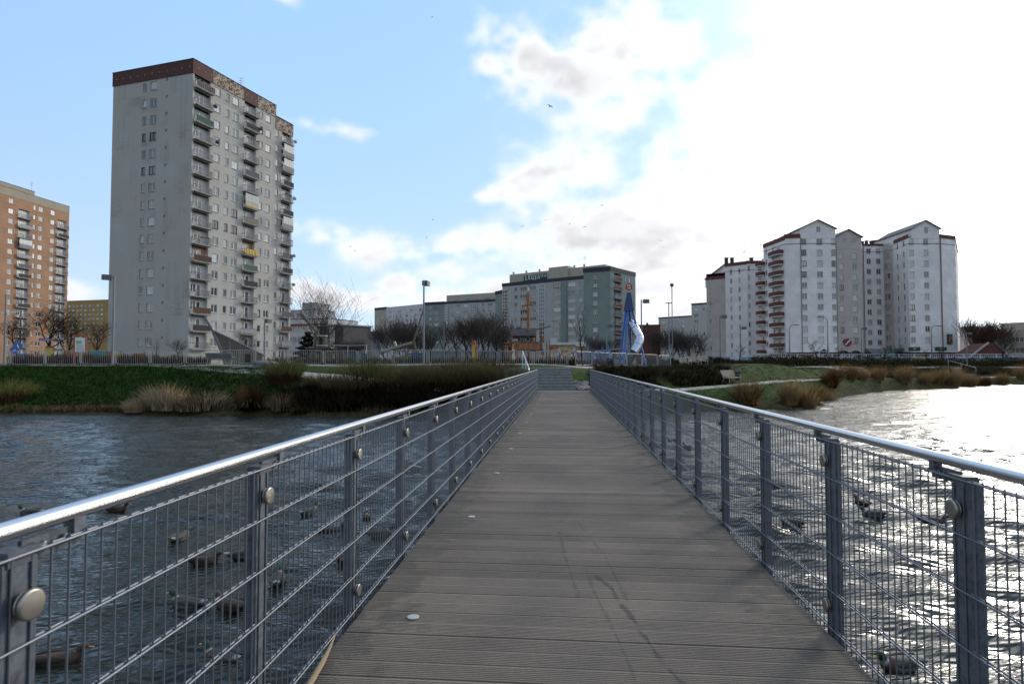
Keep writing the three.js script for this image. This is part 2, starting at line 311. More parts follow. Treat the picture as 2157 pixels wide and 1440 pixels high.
// ================================================================ lake: wind waves as real relief, ripples as fine bump
{
  const axis = (lo, hi, c, d0, k) => { const a = [c]; let x = c; while (x < hi) { x += d0 + k * Math.abs(x - c); a.push(x); } x = c; const b = []; while (x > lo) { x -= d0 + k * Math.abs(x - c); b.push(x); } return [...b.reverse(), ...a]; };
  const xs = axis(-130, 150, 0, 0.065, 0.0078), zs = axis(-110, 8, -2.5, 0.05, 0.0078), r = rng(5), waves = [];
  for (let i = 0; i < 38; i++) {
    const lam = 0.16 * Math.pow(14, Math.pow(r(), 1.25)), dir = (r() + r() + r() - 1.5) * 0.95 + 0.35, k = 2 * Math.PI / lam;
    waves.push([k * Math.sin(dir), k * Math.cos(dir), (0.075 + 0.045 * r()) / k * (lam > 1.0 ? 0.6 : 1), r() * 6.283, lam]);
  }
  const P = [], U = [], I = [], nx = xs.length, nz = zs.length;
  for (let j = 0; j < nz; j++) for (let i = 0; i < nx; i++) {
    const x = xs[i], z = zs[j], gap = Math.max((xs[Math.min(i + 1, nx - 1)] - xs[Math.max(i - 1, 0)]) / 2, (zs[Math.min(j + 1, nz - 1)] - zs[Math.max(j - 1, 0)]) / 2);
    let h = 0; const gust = 0.9 + 0.75 * n2(x * 0.09, z * 0.15) + 0.35 * n2(x * 0.33 + 7, z * 0.5), wob = 0.8 * n2(x * 0.45 + 3, z * 0.45);
    for (const [kx, kz, A, p, lam] of waves) { if (lam < 2.6 * gap) continue; h += A * Math.sin(kx * x + kz * z + p + wob); }
    P.push(x, WATER + h * gust, z); U.push(x / 2.3, z / 2.3);
  }
  for (let j = 0; j + 1 < nz; j++) for (let i = 0; i + 1 < nx; i++) { const a = j * nx + i; I.push(a, a + nx, a + 1, a + 1, a + nx, a + nx + 1); }
  const ripple = texture(768, 768, (u, v) => { return 0.5 + 0.2 * ripN(u, v); }, { srgb: false });
  const m = phys([0.018, 0.021, 0.016], 0.02, { ior: 1.33, bumpMap: ripple, bumpScale: 0.024 });
  const w = structure('water', geom(P, null, U, I), m); w.castShadow = false;
}
function ripN(u, v) {                                                 // tileable, longer across the wind
  let s = 0; const w = 1.3 * n2(u * 8, v * 8, 8); for (const [a, b, p, k] of RIP) s += k * Math.sin(6.28318 * (a * u + b * v) + p + w); return s;
}
// ================================================================ footbridge: ribbed planks on steel beams
const XL = -1.2, XR = 1.455, Z_END = -30.45, POST0 = -1.25, BAY = 1.0845;
const galv = texture(512, 512, (u, v) => { const n = fbm(u * 14, v * 14, 5, 14), s = n2(u * 70, v * 70, 70); return mulc([0.118, 0.132, 0.152], 0.9 + 0.5 * n + 0.14 * s - 0.12 * step(0.25, 0.5, n2(u * 30, v * 4, 0))); }, { repeat: [2.2, 2.2] });
const galvRough = texture(256, 256, (u, v) => 0.52 + 0.35 * fbm(u * 20, v * 20, 4, 20), { srgb: false, repeat: [2.2, 2.2] });
const steelMat = std([1, 1, 1], 1, { map: galv, roughnessMap: galvRough, metalness: 0.3 });
const wireMat = std([0.15, 0.165, 0.19], 0.45, { metalness: 0.5 });
const boltMat = std([0.20, 0.21, 0.23], 0.45, { metalness: 0.8 });
const clampMat = std([0.33, 0.31, 0.27], 0.38, { metalness: 0.85 });
const railMat = std([0.62, 0.63, 0.65], 0.24, { metalness: 1 });
{
  const bridge = thing('footbridge', 'long straight footbridge with grey ribbed planks across the lake', 'bridge', [0, 0, 0]);
  const stainRuns = [[[0.231, 4.161], [0.323, 3.929], [0.358, 3.668], [0.404, 3.473], [0.447, 3.216], [0.491, 2.974], [0.547, 2.808], [0.62, 2.5]], [[0.1, 5.9], [0.19, 5.3], [0.224, 5.076], [0.327, 4.592], [0.36, 4.2], [0.40, 3.75]], [[0.16, 4.4], [0.2, 3.9], [0.27, 3.4], [0.32, 3.0], [0.35, 2.6]], [[-0.02, 5.2], [0.03, 4.5], [0.1, 3.8]]];
  const TL = 5.6;
  const deckTex = (seed, stained) => texture(stained ? 896 : 448, stained ? 1792 : 896, (u, v) => {
    const x = u * 2.7 - 1.22, z = v * TL;
    const grain = n2(u * 60 + seed * 3, v * 900) * 0.5 + n2(u * 240 + seed, v * 1400) * 0.5, blot = fbm(u * 7 + seed * 5, v * 14 + seed, 5), speck = n2(u * 420, v * 870 + seed);
    const board = n2(seed * 7.7, Math.floor(z / 0.145) * 3.1 + 0.5);
    const k = 1 + 0.16 * grain + 0.22 * blot + 0.3 * board;
    let c = mixc([0.147, 0.117, 0.090], [0.171, 0.134, 0.101], clamp(0.5 + 1.3 * fbm(u * 5 + 9, v * 4 + seed, 3)));
    const edge = Math.max(step(0.55, 0.0, Math.abs(x + 1.17)), step(0.6, 0.0, Math.abs(x - 1.42)));
    const algae = step(0.02, 0.3, edge * 0.75 + 0.75 * fbm(u * 22 + seed, v * 46, 5) + 0.18 * speck - 0.36);     // grime in patches with their own outline
    c = mixc(mulc(c, k), [0.066, 0.063, 0.052], algae * 0.5);
    if (speck > 0.86) c = mixc(c, [0.26, 0.25, 0.23], 0.4);
    if (stained && x > -0.1 && x < 0.7) for (let q = 0; q < stainRuns.length; q++) {
      const run = stainRuns[q]; let d = 9;
      for (let s = 0; s + 1 < run.length; s++) { const [ax, az] = run[s], [bx, bz] = run[s + 1], t = clamp(((x - ax) * (bx - ax) + (z - az) * (bz - az)) / ((bx - ax) ** 2 + (bz - az) ** 2)); d = Math.min(d, Math.hypot(x - ax - (bx - ax) * t, z - az - (bz - az) * t)); }
      const wdt = (q ? 0.014 : 0.022) * (0.5 + 1.1 * clamp(0.5 + 1.6 * fbm(u * 34 + q * 5, v * 60, 3)));
      if (d < wdt) c = mixc(c, [0.036, 0.031, 0.026], (q === 0 ? 0.62 : 0.34) * step(wdt, wdt * 0.3, d) * step(-0.9, 0.0, n2(u * 60, v * 110 + q * 9)));
    }
    return c;
  });
  const nearMat = std([1, 1, 1], 0.78, { map: deckTex(1, true) }), farMat = std([1, 1, 1], 0.78, { map: deckTex(2, false) }), r = rng(12);
  const PITCHW = 0.145, W0 = -1.165, W1 = 1.425;
  for (let q = 0, z = 2.6; z - PITCHW > Z_END; q++, z -= PITCHW) {
    const P = [], N = [], U = [], I = [], prof = [], w = PITCHW - 0.009, dy = (r() - 0.5) * 0.005, tilt = (r() - 0.5) * 0.014;
    prof.push([0, -0.028], [0, -0.003], [0.002, 0]); const ribs = 8, pw = (w - 0.004) / ribs;
    for (let k = 0; k < ribs; k++) { const a = 0.002 + k * pw; if (k) prof.push([a, 0]); prof.push([a + pw * 0.56, 0]); if (k < ribs - 1) prof.push([a + pw * 0.66, -0.0038], [a + pw * 0.92, -0.0038]); }
    prof.push([w - 0.002, 0], [w, -0.003], [w, -0.028]);
    const e0 = W0 + (r() - 0.5) * 0.008, e1 = W1 + (r() - 0.5) * 0.008;
    for (let k = 0; k + 1 < prof.length; k++) {
      const [a, ya] = prof[k], [b, yb] = prof[k + 1], nl = Math.hypot(b - a, yb - ya) || 1, ny = (b - a) / nl, nz = (yb - ya) / nl, base = P.length / 3;
      for (const [zz, yy] of [[a, ya], [b, yb]]) for (const x of [e0, e1]) { P.push(x, yy + dy + tilt * (zz - w / 2), -zz); N.push(0, ny, nz); U.push((x + 1.22) / 2.7, (-(z - zz)) / TL); }
      I.push(base, base + 1, base + 2, base + 1, base + 3, base + 2);
    }
    for (const e of [e0, e1]) { const b = P.length / 3, s = e === e0 ? -1 : 1; for (const [zz, yy] of [[0, -0.028], [0, 0], [w, 0], [w, -0.028]]) { P.push(e, yy + dy - 0.001, -zz); N.push(s, 0, 0); U.push(0.5, zz); } I.push(b, b + 1, b + 2, b, b + 2, b + 3); }
    part('plank', geom(P, N, U, I), z < 0 && z > -TL ? nearMat : farMat, bridge, [0, 0, z]);
  }
  for (const x of [-1.02, 1.28]) part('edge_beam', boxes([[0, -0.14, (2.6 + Z_END) / 2, 0.12, 0.2, 2.6 - Z_END]]), steelMat, bridge, [x, -0.01, 0]);
  part('middle_beam', boxes([[0, -0.14, (2.6 + Z_END) / 2, 0.14, 0.22, 2.6 - Z_END]]), steelMat, bridge, [0.13, -0.012, 0]);
  for (const z of [-8, -16.5, -25]) part('pier', boxes([[-0.85, -1.6, 0, 0.25, 2.6, 0.25], [1.1, -1.6, 0, 0.25, 2.6, 0.25], [0.13, -0.4, 0, 2.3, 0.24, 0.3]]), steelMat, bridge, [0, 0, z]);
  const studGeo = disc(0.034, 0.006, 20), studMat = std([0.42, 0.42, 0.41], 0.55, { metalness: 0.3 });
  for (let k = 0; k < 12; k++) part('deck_stud', studGeo, studMat, bridge, [-0.845, 0.0015, -3.4 - 2.23 * k]);
  // landing slab at the far end
  part('landing_slab', boxes([[0.13, -0.09, Z_END - 0.42, 3.1, 0.2, 0.82]]), std([0.23, 0.22, 0.2], 0.95), bridge);
}
// ---------------------------------------------------------------- railings: posts, clamp discs, wire mesh bays, round handrail
function makeRailing(x, inward, label) {
  const r = thing('bridge_railing', label, 'railing', [x, 0, 0]);
  const s = inward;                                                // +1: the deck lies towards +x
  const postShape = new THREE.Shape([[-0.042, 0.023], [0.042, 0.023], [0.042, 0.006], [0.037, 0.0], [0.042, -0.006], [0.042, -0.023], [-0.042, -0.023], [-0.042, -0.006], [-0.037, 0], [-0.042, 0.006]].map(([z, w]) => new THREE.Vector2(w, z)));
  const postGeo = new THREE.ExtrudeGeometry(postShape, { depth: 1.26, bevelEnabled: true, bevelSize: 0.002, bevelThickness: 0.002, bevelSegments: 1 }); postGeo.rotateX(-Math.PI / 2); postGeo.translate(-0.023 * s, -0.25, 0);
  const discGeo = merge([turned(disc(0.0345, 0.012, 28), 0, 0, -s * Math.PI / 2).translate(s * 0.024, 0, 0), turned(disc(0.0315, 0.007, 28), 0, 0, -s * Math.PI / 2).translate(s * 0.014, 0, 0), turned(disc(0.02, 0.018, 16), 0, 0, -s * Math.PI / 2)]);
  const bracketGeo = boxes([[-0.012 * s, 1.033, 0.0, 0.05, 0.012, 0.085], [-0.016 * s, 1.024, -0.1, 0.01, 0.05, 0.17], [-0.016 * s, 1.052, -0.168, 0.03, 0.045, 0.036], [-0.02 * s, 1.018, 0.0, 0.052, 0.03, 0.07]]);
  const boltGeo = merge([[-0.065, 1.027], [-0.125, 1.027]].map(([z, y]) => turned(disc(0.0085, 0.012, 8, 0.1), 0, 0, -s * Math.PI / 2).translate(-0.011 * s, y, z)));
  // one bay of welded mesh: paired horizontal wires 200 mm apart, uprights every 50 mm
  const wires = [];
  const uprightWire = new THREE.CylinderGeometry(0.003, 0.003, 1.06, 6, 1, true);
  const n = 21; for (let k = 0; k < n; k++) wires.push(uprightWire.clone().translate(0.005 * s, 0.505, -(k + 0.5) * BAY / n));
  const flat = new THREE.CylinderGeometry(0.0042, 0.0042, BAY, 6, 1, true).rotateX(Math.PI / 2);
  for (let k = 0; k < 6; k++) for (const o of [-0.0025, 0.0125]) wires.push(flat.clone().translate(o * s, 0.025 + 0.2 * k - (o < 0 ? 0 : 0.0004), -BAY / 2));
  const meshGeo = merge(wires);
  const first = -4, last = 27;
  for (let k = first; k <= last; k++) {
    const z = POST0 - BAY * k, p = part('post', postGeo, steelMat, r, [0, 0, z]);
    for (const y of [0.916, 0.138]) part('clamp_disc', discGeo, clampMat, p, [0, y, k === last ? 0 : 0]);
    part('bracket', bracketGeo, steelMat, p); part('bolt_pair', boltGeo, boltMat, p);
    if (k < last) part('mesh_panel', meshGeo, wireMat, r, [0, 0, z]);
  }
  const z0 = POST0 - BAY * first, z1 = POST0 - BAY * last - 0.05;
  const zs = []; for (let z = z0; z > z1; z -= 1) zs.push(z); zs.push(z1);
  part('handrail', tube(zs.map((z) => V(-0.016 * s, 1.08, z)), 0.0215, 24), railMat, r);
  // screw-fixed joint sleeves where rail lengths meet
  for (const z of [-8.3, -17.9]) part('rail_joint', tube([V(-0.016 * s, 1.08, z), V(-0.016 * s, 1.08, z - 0.06)], 0.0225, 20), boltMat, r);
  return r;
}
makeRailing(XL, 1, 'galvanised mesh railing along the bridge edge facing the grey tower block');
makeRailing(XR, -1, 'galvanised mesh railing along the bridge edge facing the white gabled flats');
{ // dry reed leaf caught against the mesh at the edge of the planks
  const P = [], I = [], pts = [[-1.118, 0.012, -2.5], [-1.125, 0.016, -2.66], [-1.138, 0.024, -2.82], [-1.152, 0.036, -2.95], [-1.16, 0.06, -3.05]], w = [0.008, 0.015, 0.014, 0.008, 0.001];
  pts.forEach(([x, y, z], i) => { P.push(x - w[i], y, z, x, y + 0.004 + w[i] * 0.35, z, x + w[i], y + 0.001, z); });
  for (let i = 0; i + 1 < pts.length; i++) for (const k of [0, 1]) { const a = i * 3 + k; I.push(a, a + 1, a + 3, a + 1, a + 4, a + 3); }
  const leaf = shadows(new THREE.Mesh(geom(P, null, null, I), std([0.33, 0.235, 0.12], 0.8))); leaf.name = 'reed_leaf'; tag(leaf, 'dry tan reed leaf lying on the planks against the mesh', 'leaf'); scene.add(leaf);
}
// ---------------------------------------------------------------- concrete steps up from the bridge, with handrail and boulders beside
const concTex = texture(512, 512, (u, v) => { const n = fbm(u * 10, v * 10, 5, 10), s = n2(u * 128, v * 128, 128); return mulc([0.17, 0.178, 0.165], 0.95 + 0.4 * n + 0.12 * s); }, { repeat: [0.6, 0.6] });
const concMat = std([1, 1, 1], 0.93, { map: concTex });
const STAIR_TURN = 0.087;
{
  const st = thing('concrete_stairs', 'wide grey concrete steps climbing from the bridge to the park', 'stairs', [-0.85, -0.03, -30.95], STAIR_TURN);
  const N = 8, rise = 0.147, run = 0.40, r = rng(4);
  for (let k = 0; k < N; k++) {
    let x = -2.1; const joints = [0.1 + 0.12 * (k % 4) - 0.75, 1.62 + (k % 2 ? 0.0 : 0.02)];
    for (const j of joints) {
      const w = Math.min(j, 1.62) - x; if (w < 0.1) continue;
      part('step_block', boxes([[x + w / 2, rise * (k + 1) - 0.3, -run * k - 0.26, w - 0.006, 0.6, 0.52 + (k === N - 1 ? 0 : 0)]]), concMat, st, [0, (r() - 0.5) * 0.004, (r() - 0.5) * 0.006]); x = j;
    }
  }
  part('top_slab', boxes([[-0.2, rise * N - 0.06, -run * N - 1.9, 4.0, 0.14, 3.7]]), concMat, st);
  const rail = thing('stair_handrail', 'bare steel handrail on posts beside the concrete steps', 'handrail', [-2.0, 0.6, -33.4]);
  const top = V(-0.21, 1.49, -1.0), low = V(0.25, 0.53, 0.9), on = (t) => low.clone().lerp(top, t);
  part('top_rail', tube([top.clone().add(V(-0.06, 0, -0.25)), top, low, low.clone().add(V(0.01, -0.09, 0.03))], 0.026, 12), railMat, rail);
  for (const t of [1, 0.55, 0.02]) { const p = on(t); part('post', tube([V(p.x, p.y - 1.0, p.z), p], 0.021, 10), railMat, rail); }
}
function rock(seed, rx, ry, rz) {
  const g = new THREE.IcosahedronGeometry(1, 2), p = g.attributes.position, r = rng(seed), o = r() * 50;
  for (let i = 0; i < p.count; i++) { _v.fromBufferAttribute(p, i); const k = 1 + 0.42 * fbm3(_v.x * 1.3 + o, _v.y * 1.3, _v.z * 1.3, 3) * 1.4; const q = 0.75; _v.multiplyScalar(k); _v.set(Math.sign(_v.x) * Math.pow(Math.abs(_v.x), q) * rx, Math.sign(_v.y) * Math.pow(Math.abs(_v.y), q) * ry, Math.sign(_v.z) * Math.pow(Math.abs(_v.z), q) * rz); p.setXYZ(i, _v.x, _v.y, _v.z); }
  g.computeVertexNormals(); return g;
}
{
  const rockMats = [[0.19, 0.155, 0.145], [0.14, 0.14, 0.14], [0.21, 0.175, 0.15], [0.11, 0.10, 0.095]].map((c) => std([1, 1, 1], 0.95, { map: texture(128, 128, (u, v) => mulc(c, 0.95 + 0.6 * fbm(u * 8, v * 8, 4, 8))) }));
  const r = rng(8), geos = [0, 1, 2, 3].map((k) => rock(40 + k, 0.22, 0.11, 0.18));
  for (let k = 0; k < 40; k++) {
    const t = k / 39, z = -31.0 - t * 3.0 + (r() - 0.5) * 0.3, x = 0.98 - t * 0.36 + r() * 0.8, y = ground(x, z) + 0.08 + r() * 0.06;
    const m = shadows(new THREE.Mesh(geos[k % 4], rockMats[Math.floor(r() * 4)])); m.name = numbered('boulder'); m.position.set(x, y, z); m.rotation.set(r() * 0.4 + 0.3, r() * 6.3, r() * 0.4); m.scale.setScalar(0.5 + r() * 0.45);
    tag(m, 'rough boulder in the rubble edging beside the concrete steps', 'boulder', 'boulders edging the concrete steps'); scene.add(m);
  }
  const [bx, by, bz] = grounded(562, 39.5, 0.1); const big = shadows(new THREE.Mesh(rock(77, 0.85, 0.38, 0.6), rockMats[1])); big.name = numbered('boulder'); big.position.set(bx, by, bz); tag(big, 'large rounded grey boulder beside the pale path near the willow', 'boulder'); scene.add(big);
  for (let k = 0; k < 34; k++) { const [x, y, z] = grounded(486 + 62 * (k % 9) / 8 + r() * 6, 39.9 + Math.floor(k / 9) * 0.35 + r() * 0.2, 0.05), m = shadows(new THREE.Mesh(geos[k % 4], rockMats[(k * 7) % 3])); m.name = numbered('boulder'); m.position.set(x, y, z); m.rotation.y = r() * 6; m.scale.set(0.9 + r() * 0.5, 0.5, 0.7); tag(m, 'flat stone set in the rockery strip between two pale paths', 'stone', 'stones in the rockery strip'); scene.add(m); }
}
// ================================================================ buildings: walls with real openings, each window and balcony its own part
const glassSet = [[0.012, 0.016, 0.02], [0.02, 0.024, 0.03], [0.05, 0.055, 0.06], [0.12, 0.12, 0.12], [0.30, 0.30, 0.29], [0.42, 0.42, 0.40], [0.20, 0.17, 0.13]].map((c) => phys(c, 0.06, { ior: 2.1 }));
const frameWhite = std([0.62, 0.62, 0.60], 0.5), frameBrown = std([0.10, 0.045, 0.02], 0.6), frameGrey = std([0.32, 0.32, 0.31], 0.7);
const glazeMat = phys([0.36, 0.36, 0.33], 0.1, { ior: 1.8 });
function plaster(c, amount = 1, rep = 12, seed = 0) {
  return std([1, 1, 1], 0.95, { map: texture(512, 512, (u, v) => {
    const n = fbm(u * 6 + 0, v * 6, 5, 6), fine = n2(u * 200, v * 200, 200), streak = n2(u * 90 + seed, v * 5, 0) * step(0.1, 0.5, fbm(u * 8, v * 8, 3, 8) + 0.25), band = fbm(u * 4, v * 48, 3, 4);
    return mulc(c, 1 + amount * (0.22 * n + 0.05 * fine - 0.07 * Math.max(0, streak) + 0.10 * band));
  }, { repeat: [1 / rep, 1 / rep] }) });
}
const frameCache = new Map(), paneCache = new Map();
function windowFrame(w, h, bars, sill = true) {
  const key = [w.toFixed(2), h.toFixed(2), bars, sill].join();
  if (!frameCache.has(key)) {
    const f = 0.085, L = [[0, h / 2 - f / 2, 0, w, f, 0.07], [0, -h / 2 + f / 2, 0, w, f, 0.07], [-w / 2 + f / 2, 0, 0, f, h - 2 * f, 0.07], [w / 2 - f / 2, 0, 0, f, h - 2 * f, 0.07]];
    for (let k = 1; k < bars; k++) L.push([-w / 2 + w * k / bars + (bars === 2 ? -0.0 : 0), 0, 0.002, 0.1, h - 2 * f, 0.07]);
    if (sill) L.push([0, -h / 2 - 0.03, 0.12, w + 0.1, 0.035, 0.24]);
    frameCache.set(key, boxes(L));
  }
  return frameCache.get(key);
}
function paneGeo(w, h) { const key = w.toFixed(2) + h.toFixed(2); if (!paneCache.has(key)) paneCache.set(key, new THREE.PlaneGeometry(w - 0.1, h - 0.1)); return paneCache.get(key); }
// a wall L x H seen from +z, with openings {s0, s1, b, t, depth}
function wallGeo(L, H, ops) {
  const P = [], N = [], U = [], I = [];
  const quad = (a, b, c, d, n) => { const k = P.length / 3; for (const q of [a, b, c, d]) { P.push(...q); N.push(...n); U.push(q[0] + q[2] * 0.7, q[1]); } I.push(k, k + 1, k + 2, k, k + 2, k + 3); };
  const xs = [...new Set([0, L, ...ops.flatMap((o) => [o.s0, o.s1])])].sort((a, b) => a - b), ys = [...new Set([0, H, ...ops.flatMap((o) => [o.b, o.t])])].sort((a, b) => a - b);
  for (let j = 0; j + 1 < ys.length; j++) {
    let run = null;
    for (let i = 0; i + 1 < xs.length; i++) {
      const mx = (xs[i] + xs[i + 1]) / 2, my = (ys[j] + ys[j + 1]) / 2, hole = ops.some((o) => mx > o.s0 && mx < o.s1 && my > o.b && my < o.t);
      if (!hole && run === null) run = xs[i];
      if (run !== null && (hole || i + 2 === xs.length)) { const e = hole ? xs[i] : xs[i + 1]; quad([run, ys[j], 0], [e, ys[j], 0], [e, ys[j + 1], 0], [run, ys[j + 1], 0], [0, 0, 1]); run = null; }
    }
  }
  for (const { s0, s1, b, t, depth: d } of ops) {
    quad([s0, b, -d], [s1, b, -d], [s1, b, 0], [s0, b, 0], [0, 1, 0]); quad([s0, t, 0], [s1, t, 0], [s1, t, -d], [s0, t, -d], [0, -1, 0]);
    quad([s0, b, -d], [s0, b, 0], [s0, t, 0], [s0, t, -d], [1, 0, 0]); quad([s1, b, 0], [s1, b, -d], [s1, t, -d], [s1, t, 0], [-1, 0, 0]);
    if (d > 0.5) quad([s0, b, -d], [s1, b, -d], [s1, t, -d], [s0, t, -d], [0, 0, 1]);
  }
  return geom(P, N, U, I);
}
const bRng = rng(91);
function frameOf(A, B) { const ex = B[0] - A[0], ez = B[1] - A[1], L = Math.hypot(ex, ez); return { L, th: Math.atan2(-ez, ex), e: [ex / L, ez / L], n: [-ez / L, ex / L] }; }
// one face of a building; A left end, B right end as seen from outside; ops heights are absolute
function face(b, A, B, y0, y1, ops, mat, o = {}) {
  const F = frameOf(A, B), org = b.position, put = (s, y, d) => [A[0] + F.e[0] * s + F.n[0] * d - org.x, y - org.y, A[1] + F.e[1] * s + F.n[1] * d - org.z];
  const list = ops.map((q) => ({ depth: 0.16, ...q, b: q.b - y0, t: q.t - y0 })).filter((q) => q.s0 > 0.01 && q.s1 < F.L - 0.01 && q.t < y1 - y0);
  part(o.name || 'wall', wallGeo(F.L, y1 - y0, list), mat, b, put(0, y0, 0), F.th);
  for (const q of list) {
    const w = q.s1 - q.s0, h = q.t - q.b, c = (q.s0 + q.s1) / 2, y = (q.b + q.t) / 2 + y0;
    if (q.kind === 'loggia') { balcony(b, put, F.th, q, y0); continue; }
    if (q.kind === 'vent') { part('vent', boxes([[0, 0, 0, w, h, 0.04], [0, h * 0.2, 0.03, w, 0.04, 0.05], [0, -h * 0.15, 0.03, w, 0.04, 0.05]]), frameGrey, b, put(c, y, -0.1), F.th); continue; }
    const m = q.frame || (bRng() < 0.06 ? frameBrown : frameWhite), bars = q.bars || (w > 2.1 ? 3 : w > 1.0 ? 2 : 1);
    const win = part('window', windowFrame(w, h, bars), m, b, put(c, y, -q.depth + 0.05), F.th);
    part('pane', paneGeo(w, h), glassSet[q.glass ?? [0, 1, 2, 3, 4, 5, 4, 5, 3, 6][Math.floor(bRng() * 10)]], win, [0, 0, 0.005]);
  }
  return { ...F, put };
}
const slabMat = std([0.26, 0.25, 0.23], 0.95), barMat = std([0.15, 0.13, 0.115], 0.7), loggiaWall = plaster([0.62, 0.61, 0.6], 0.6, 6);
const panelMats = { brown: std([0.10, 0.045, 0.022], 0.8), rust: std([0.16, 0.06, 0.02], 0.8), green: std([0.05, 0.16, 0.10], 0.7), yellow: std([0.72, 0.45, 0.03], 0.6), beige: std([0.45, 0.37, 0.24], 0.8), white: std([0.6, 0.6, 0.6], 0.7), dark: std([0.035, 0.035, 0.035], 0.8), orange: std([0.55, 0.14, 0.04], 0.7), grey: std([0.2, 0.2, 0.21], 0.8), mint: std([0.10, 0.22, 0.13], 0.6) };
const railCache = new Map();
function balcony(b, put, th, q, y0) {
  const w = q.s1 - q.s0, out = q.out ?? 0.6, g = new THREE.Group(), y = q.b + y0, c = (q.s0 + q.s1) / 2; g.name = 'balcony';
  g.position.set(...put(c, y, 0)); g.rotation.y = th; b.add(g);
  const wide = w + (q.over ?? 0.3), d = q.depth;
  part('slab', boxes([[0, -0.09, out / 2 - 0.02, wide, 0.17, out + 0.04]]), slabMat, g);
  part('back_wall', new THREE.PlaneGeometry(w - 0.02, q.t - q.b - 0.02), q.wall || loggiaWall, g, [0, (q.t - q.b) / 2, -d + 0.012]);
  for (const s of [-1, 1]) part('side_wall', boxes([[s * (w / 2 - 0.02), (q.t - q.b) / 2, -d / 2, 0.03, q.t - q.b - 0.02, d - 0.02]]), loggiaWall, g);
  const dw = Math.min(0.8, w * 0.3), ww = Math.min(1.3, w * 0.42), side = q.flip ? -1 : 1;
  part('door', windowFrame(dw, 2.05, 1, false), frameWhite, g, [side * (w * 0.08), 1.06, -d + 0.06]); part('door_pane', paneGeo(dw, 2.05), glassSet[Math.floor(bRng() * 4)], g, [side * (w * 0.08), 1.06, -d + 0.065]);
  part('loggia_window', windowFrame(ww, 1.35, 2, false), frameWhite, g, [side * (w * 0.08 - dw / 2 - ww / 2 - 0.02), 1.4, -d + 0.06]); part('loggia_pane', paneGeo(ww, 1.35), glassSet[Math.floor(bRng() * 6)], g, [side * (w * 0.08 - dw / 2 - ww / 2 - 0.02), 1.4, -d + 0.065]);
  const key = wide.toFixed(2) + out.toFixed(2);
  if (!railCache.has(key)) {
    const L = [[0, 1.0, out - 0.03, wide, 0.05, 0.05], [0, 0.1, out - 0.03, wide, 0.035, 0.035], [-wide / 2 + 0.025, 1.0, out / 2, 0.05, 0.05, out - 0.05], [wide / 2 - 0.025, 1.0, out / 2, 0.05, 0.05, out - 0.05]];
    for (let k = 0; k <= Math.round(wide / 0.13); k++) L.push([-wide / 2 + 0.03 + (wide - 0.06) * k / Math.round(wide / 0.13), 0.54, out - 0.03, 0.02, 0.9, 0.02]);
    for (const s of [-1, 1]) for (let k = 0; k < 4; k++) L.push([s * (wide / 2 - 0.025), 0.54, out * (k + 0.5) / 4.4, 0.02, 0.9, 0.03]);
    railCache.set(key, boxes(L));
  }
  part('balustrade', railCache.get(key), q.bar || barMat, g);
  const look = q.look || 'bars';
  if (look === 'plants') { const L = []; for (let k = 0; k < 26; k++) L.push([(bRng() - 0.5) * wide, 1.02 + bRng() * 0.3, out - 0.05 + (bRng() - 0.5) * 0.2, 0.14, 0.1, 0.1, [bRng() * 3, bRng() * 3, 0]]); part('plant_box', boxes(L), std([0.03, 0.045, 0.02], 1), g); }
  else if (look === 'stripes') { const L = []; for (let k = 0; k < wide / 0.36; k++) L.push([-wide / 2 + 0.2 + k * 0.36, 0.55, out + 0.005, 0.2, 0.85, 0.025]); part('infill_board', boxes(L), panelMats[q.tone || 'brown'], g); part('infill_backing', boxes([[0, 0.55, out - 0.055, wide - 0.06, 0.8, 0.015]]), q.tone ? panelMats.brown : panelMats.white, g); }
  else if (look === 'glazed') { part('infill_panel', boxes([[0, 0.55, out - 0.005, wide - 0.02, 0.86, 0.02]]), panelMats[q.tone || 'beige'], g); for (let k = 0; k < 4; k++) part('glazing', boxes([[-wide / 2 + wide * (k + 0.5) / 4, 1.72, out - 0.03, wide / 4 - 0.04, 1.36, 0.02]]), glazeMat, g); }
  else if (look !== 'bars') part('infill_panel', boxes([[0, 0.56, out - 0.06, wide - 0.06, 0.82, 0.02]]), panelMats[look], g);
}
const shell = (b, pts, y0, y1, mat, skip = []) => { for (let i = 0; i < pts.length; i++) if (!skip.includes(i)) face(b, pts[i], pts[(i + 1) % pts.length], y0, y1, [], mat); };
function flatRoof(b, pts, y, mat, th = 0.25, name = 'roof') {
  const s = new THREE.Shape(pts.map(([x, z]) => new THREE.Vector2(x - b.position.x, -(z - b.position.z)))), g = new THREE.ExtrudeGeometry(s, { depth: th, bevelEnabled: false }); g.rotateX(-Math.PI / 2); part(name, g, mat, b, [0, y - b.position.y, 0]);
}
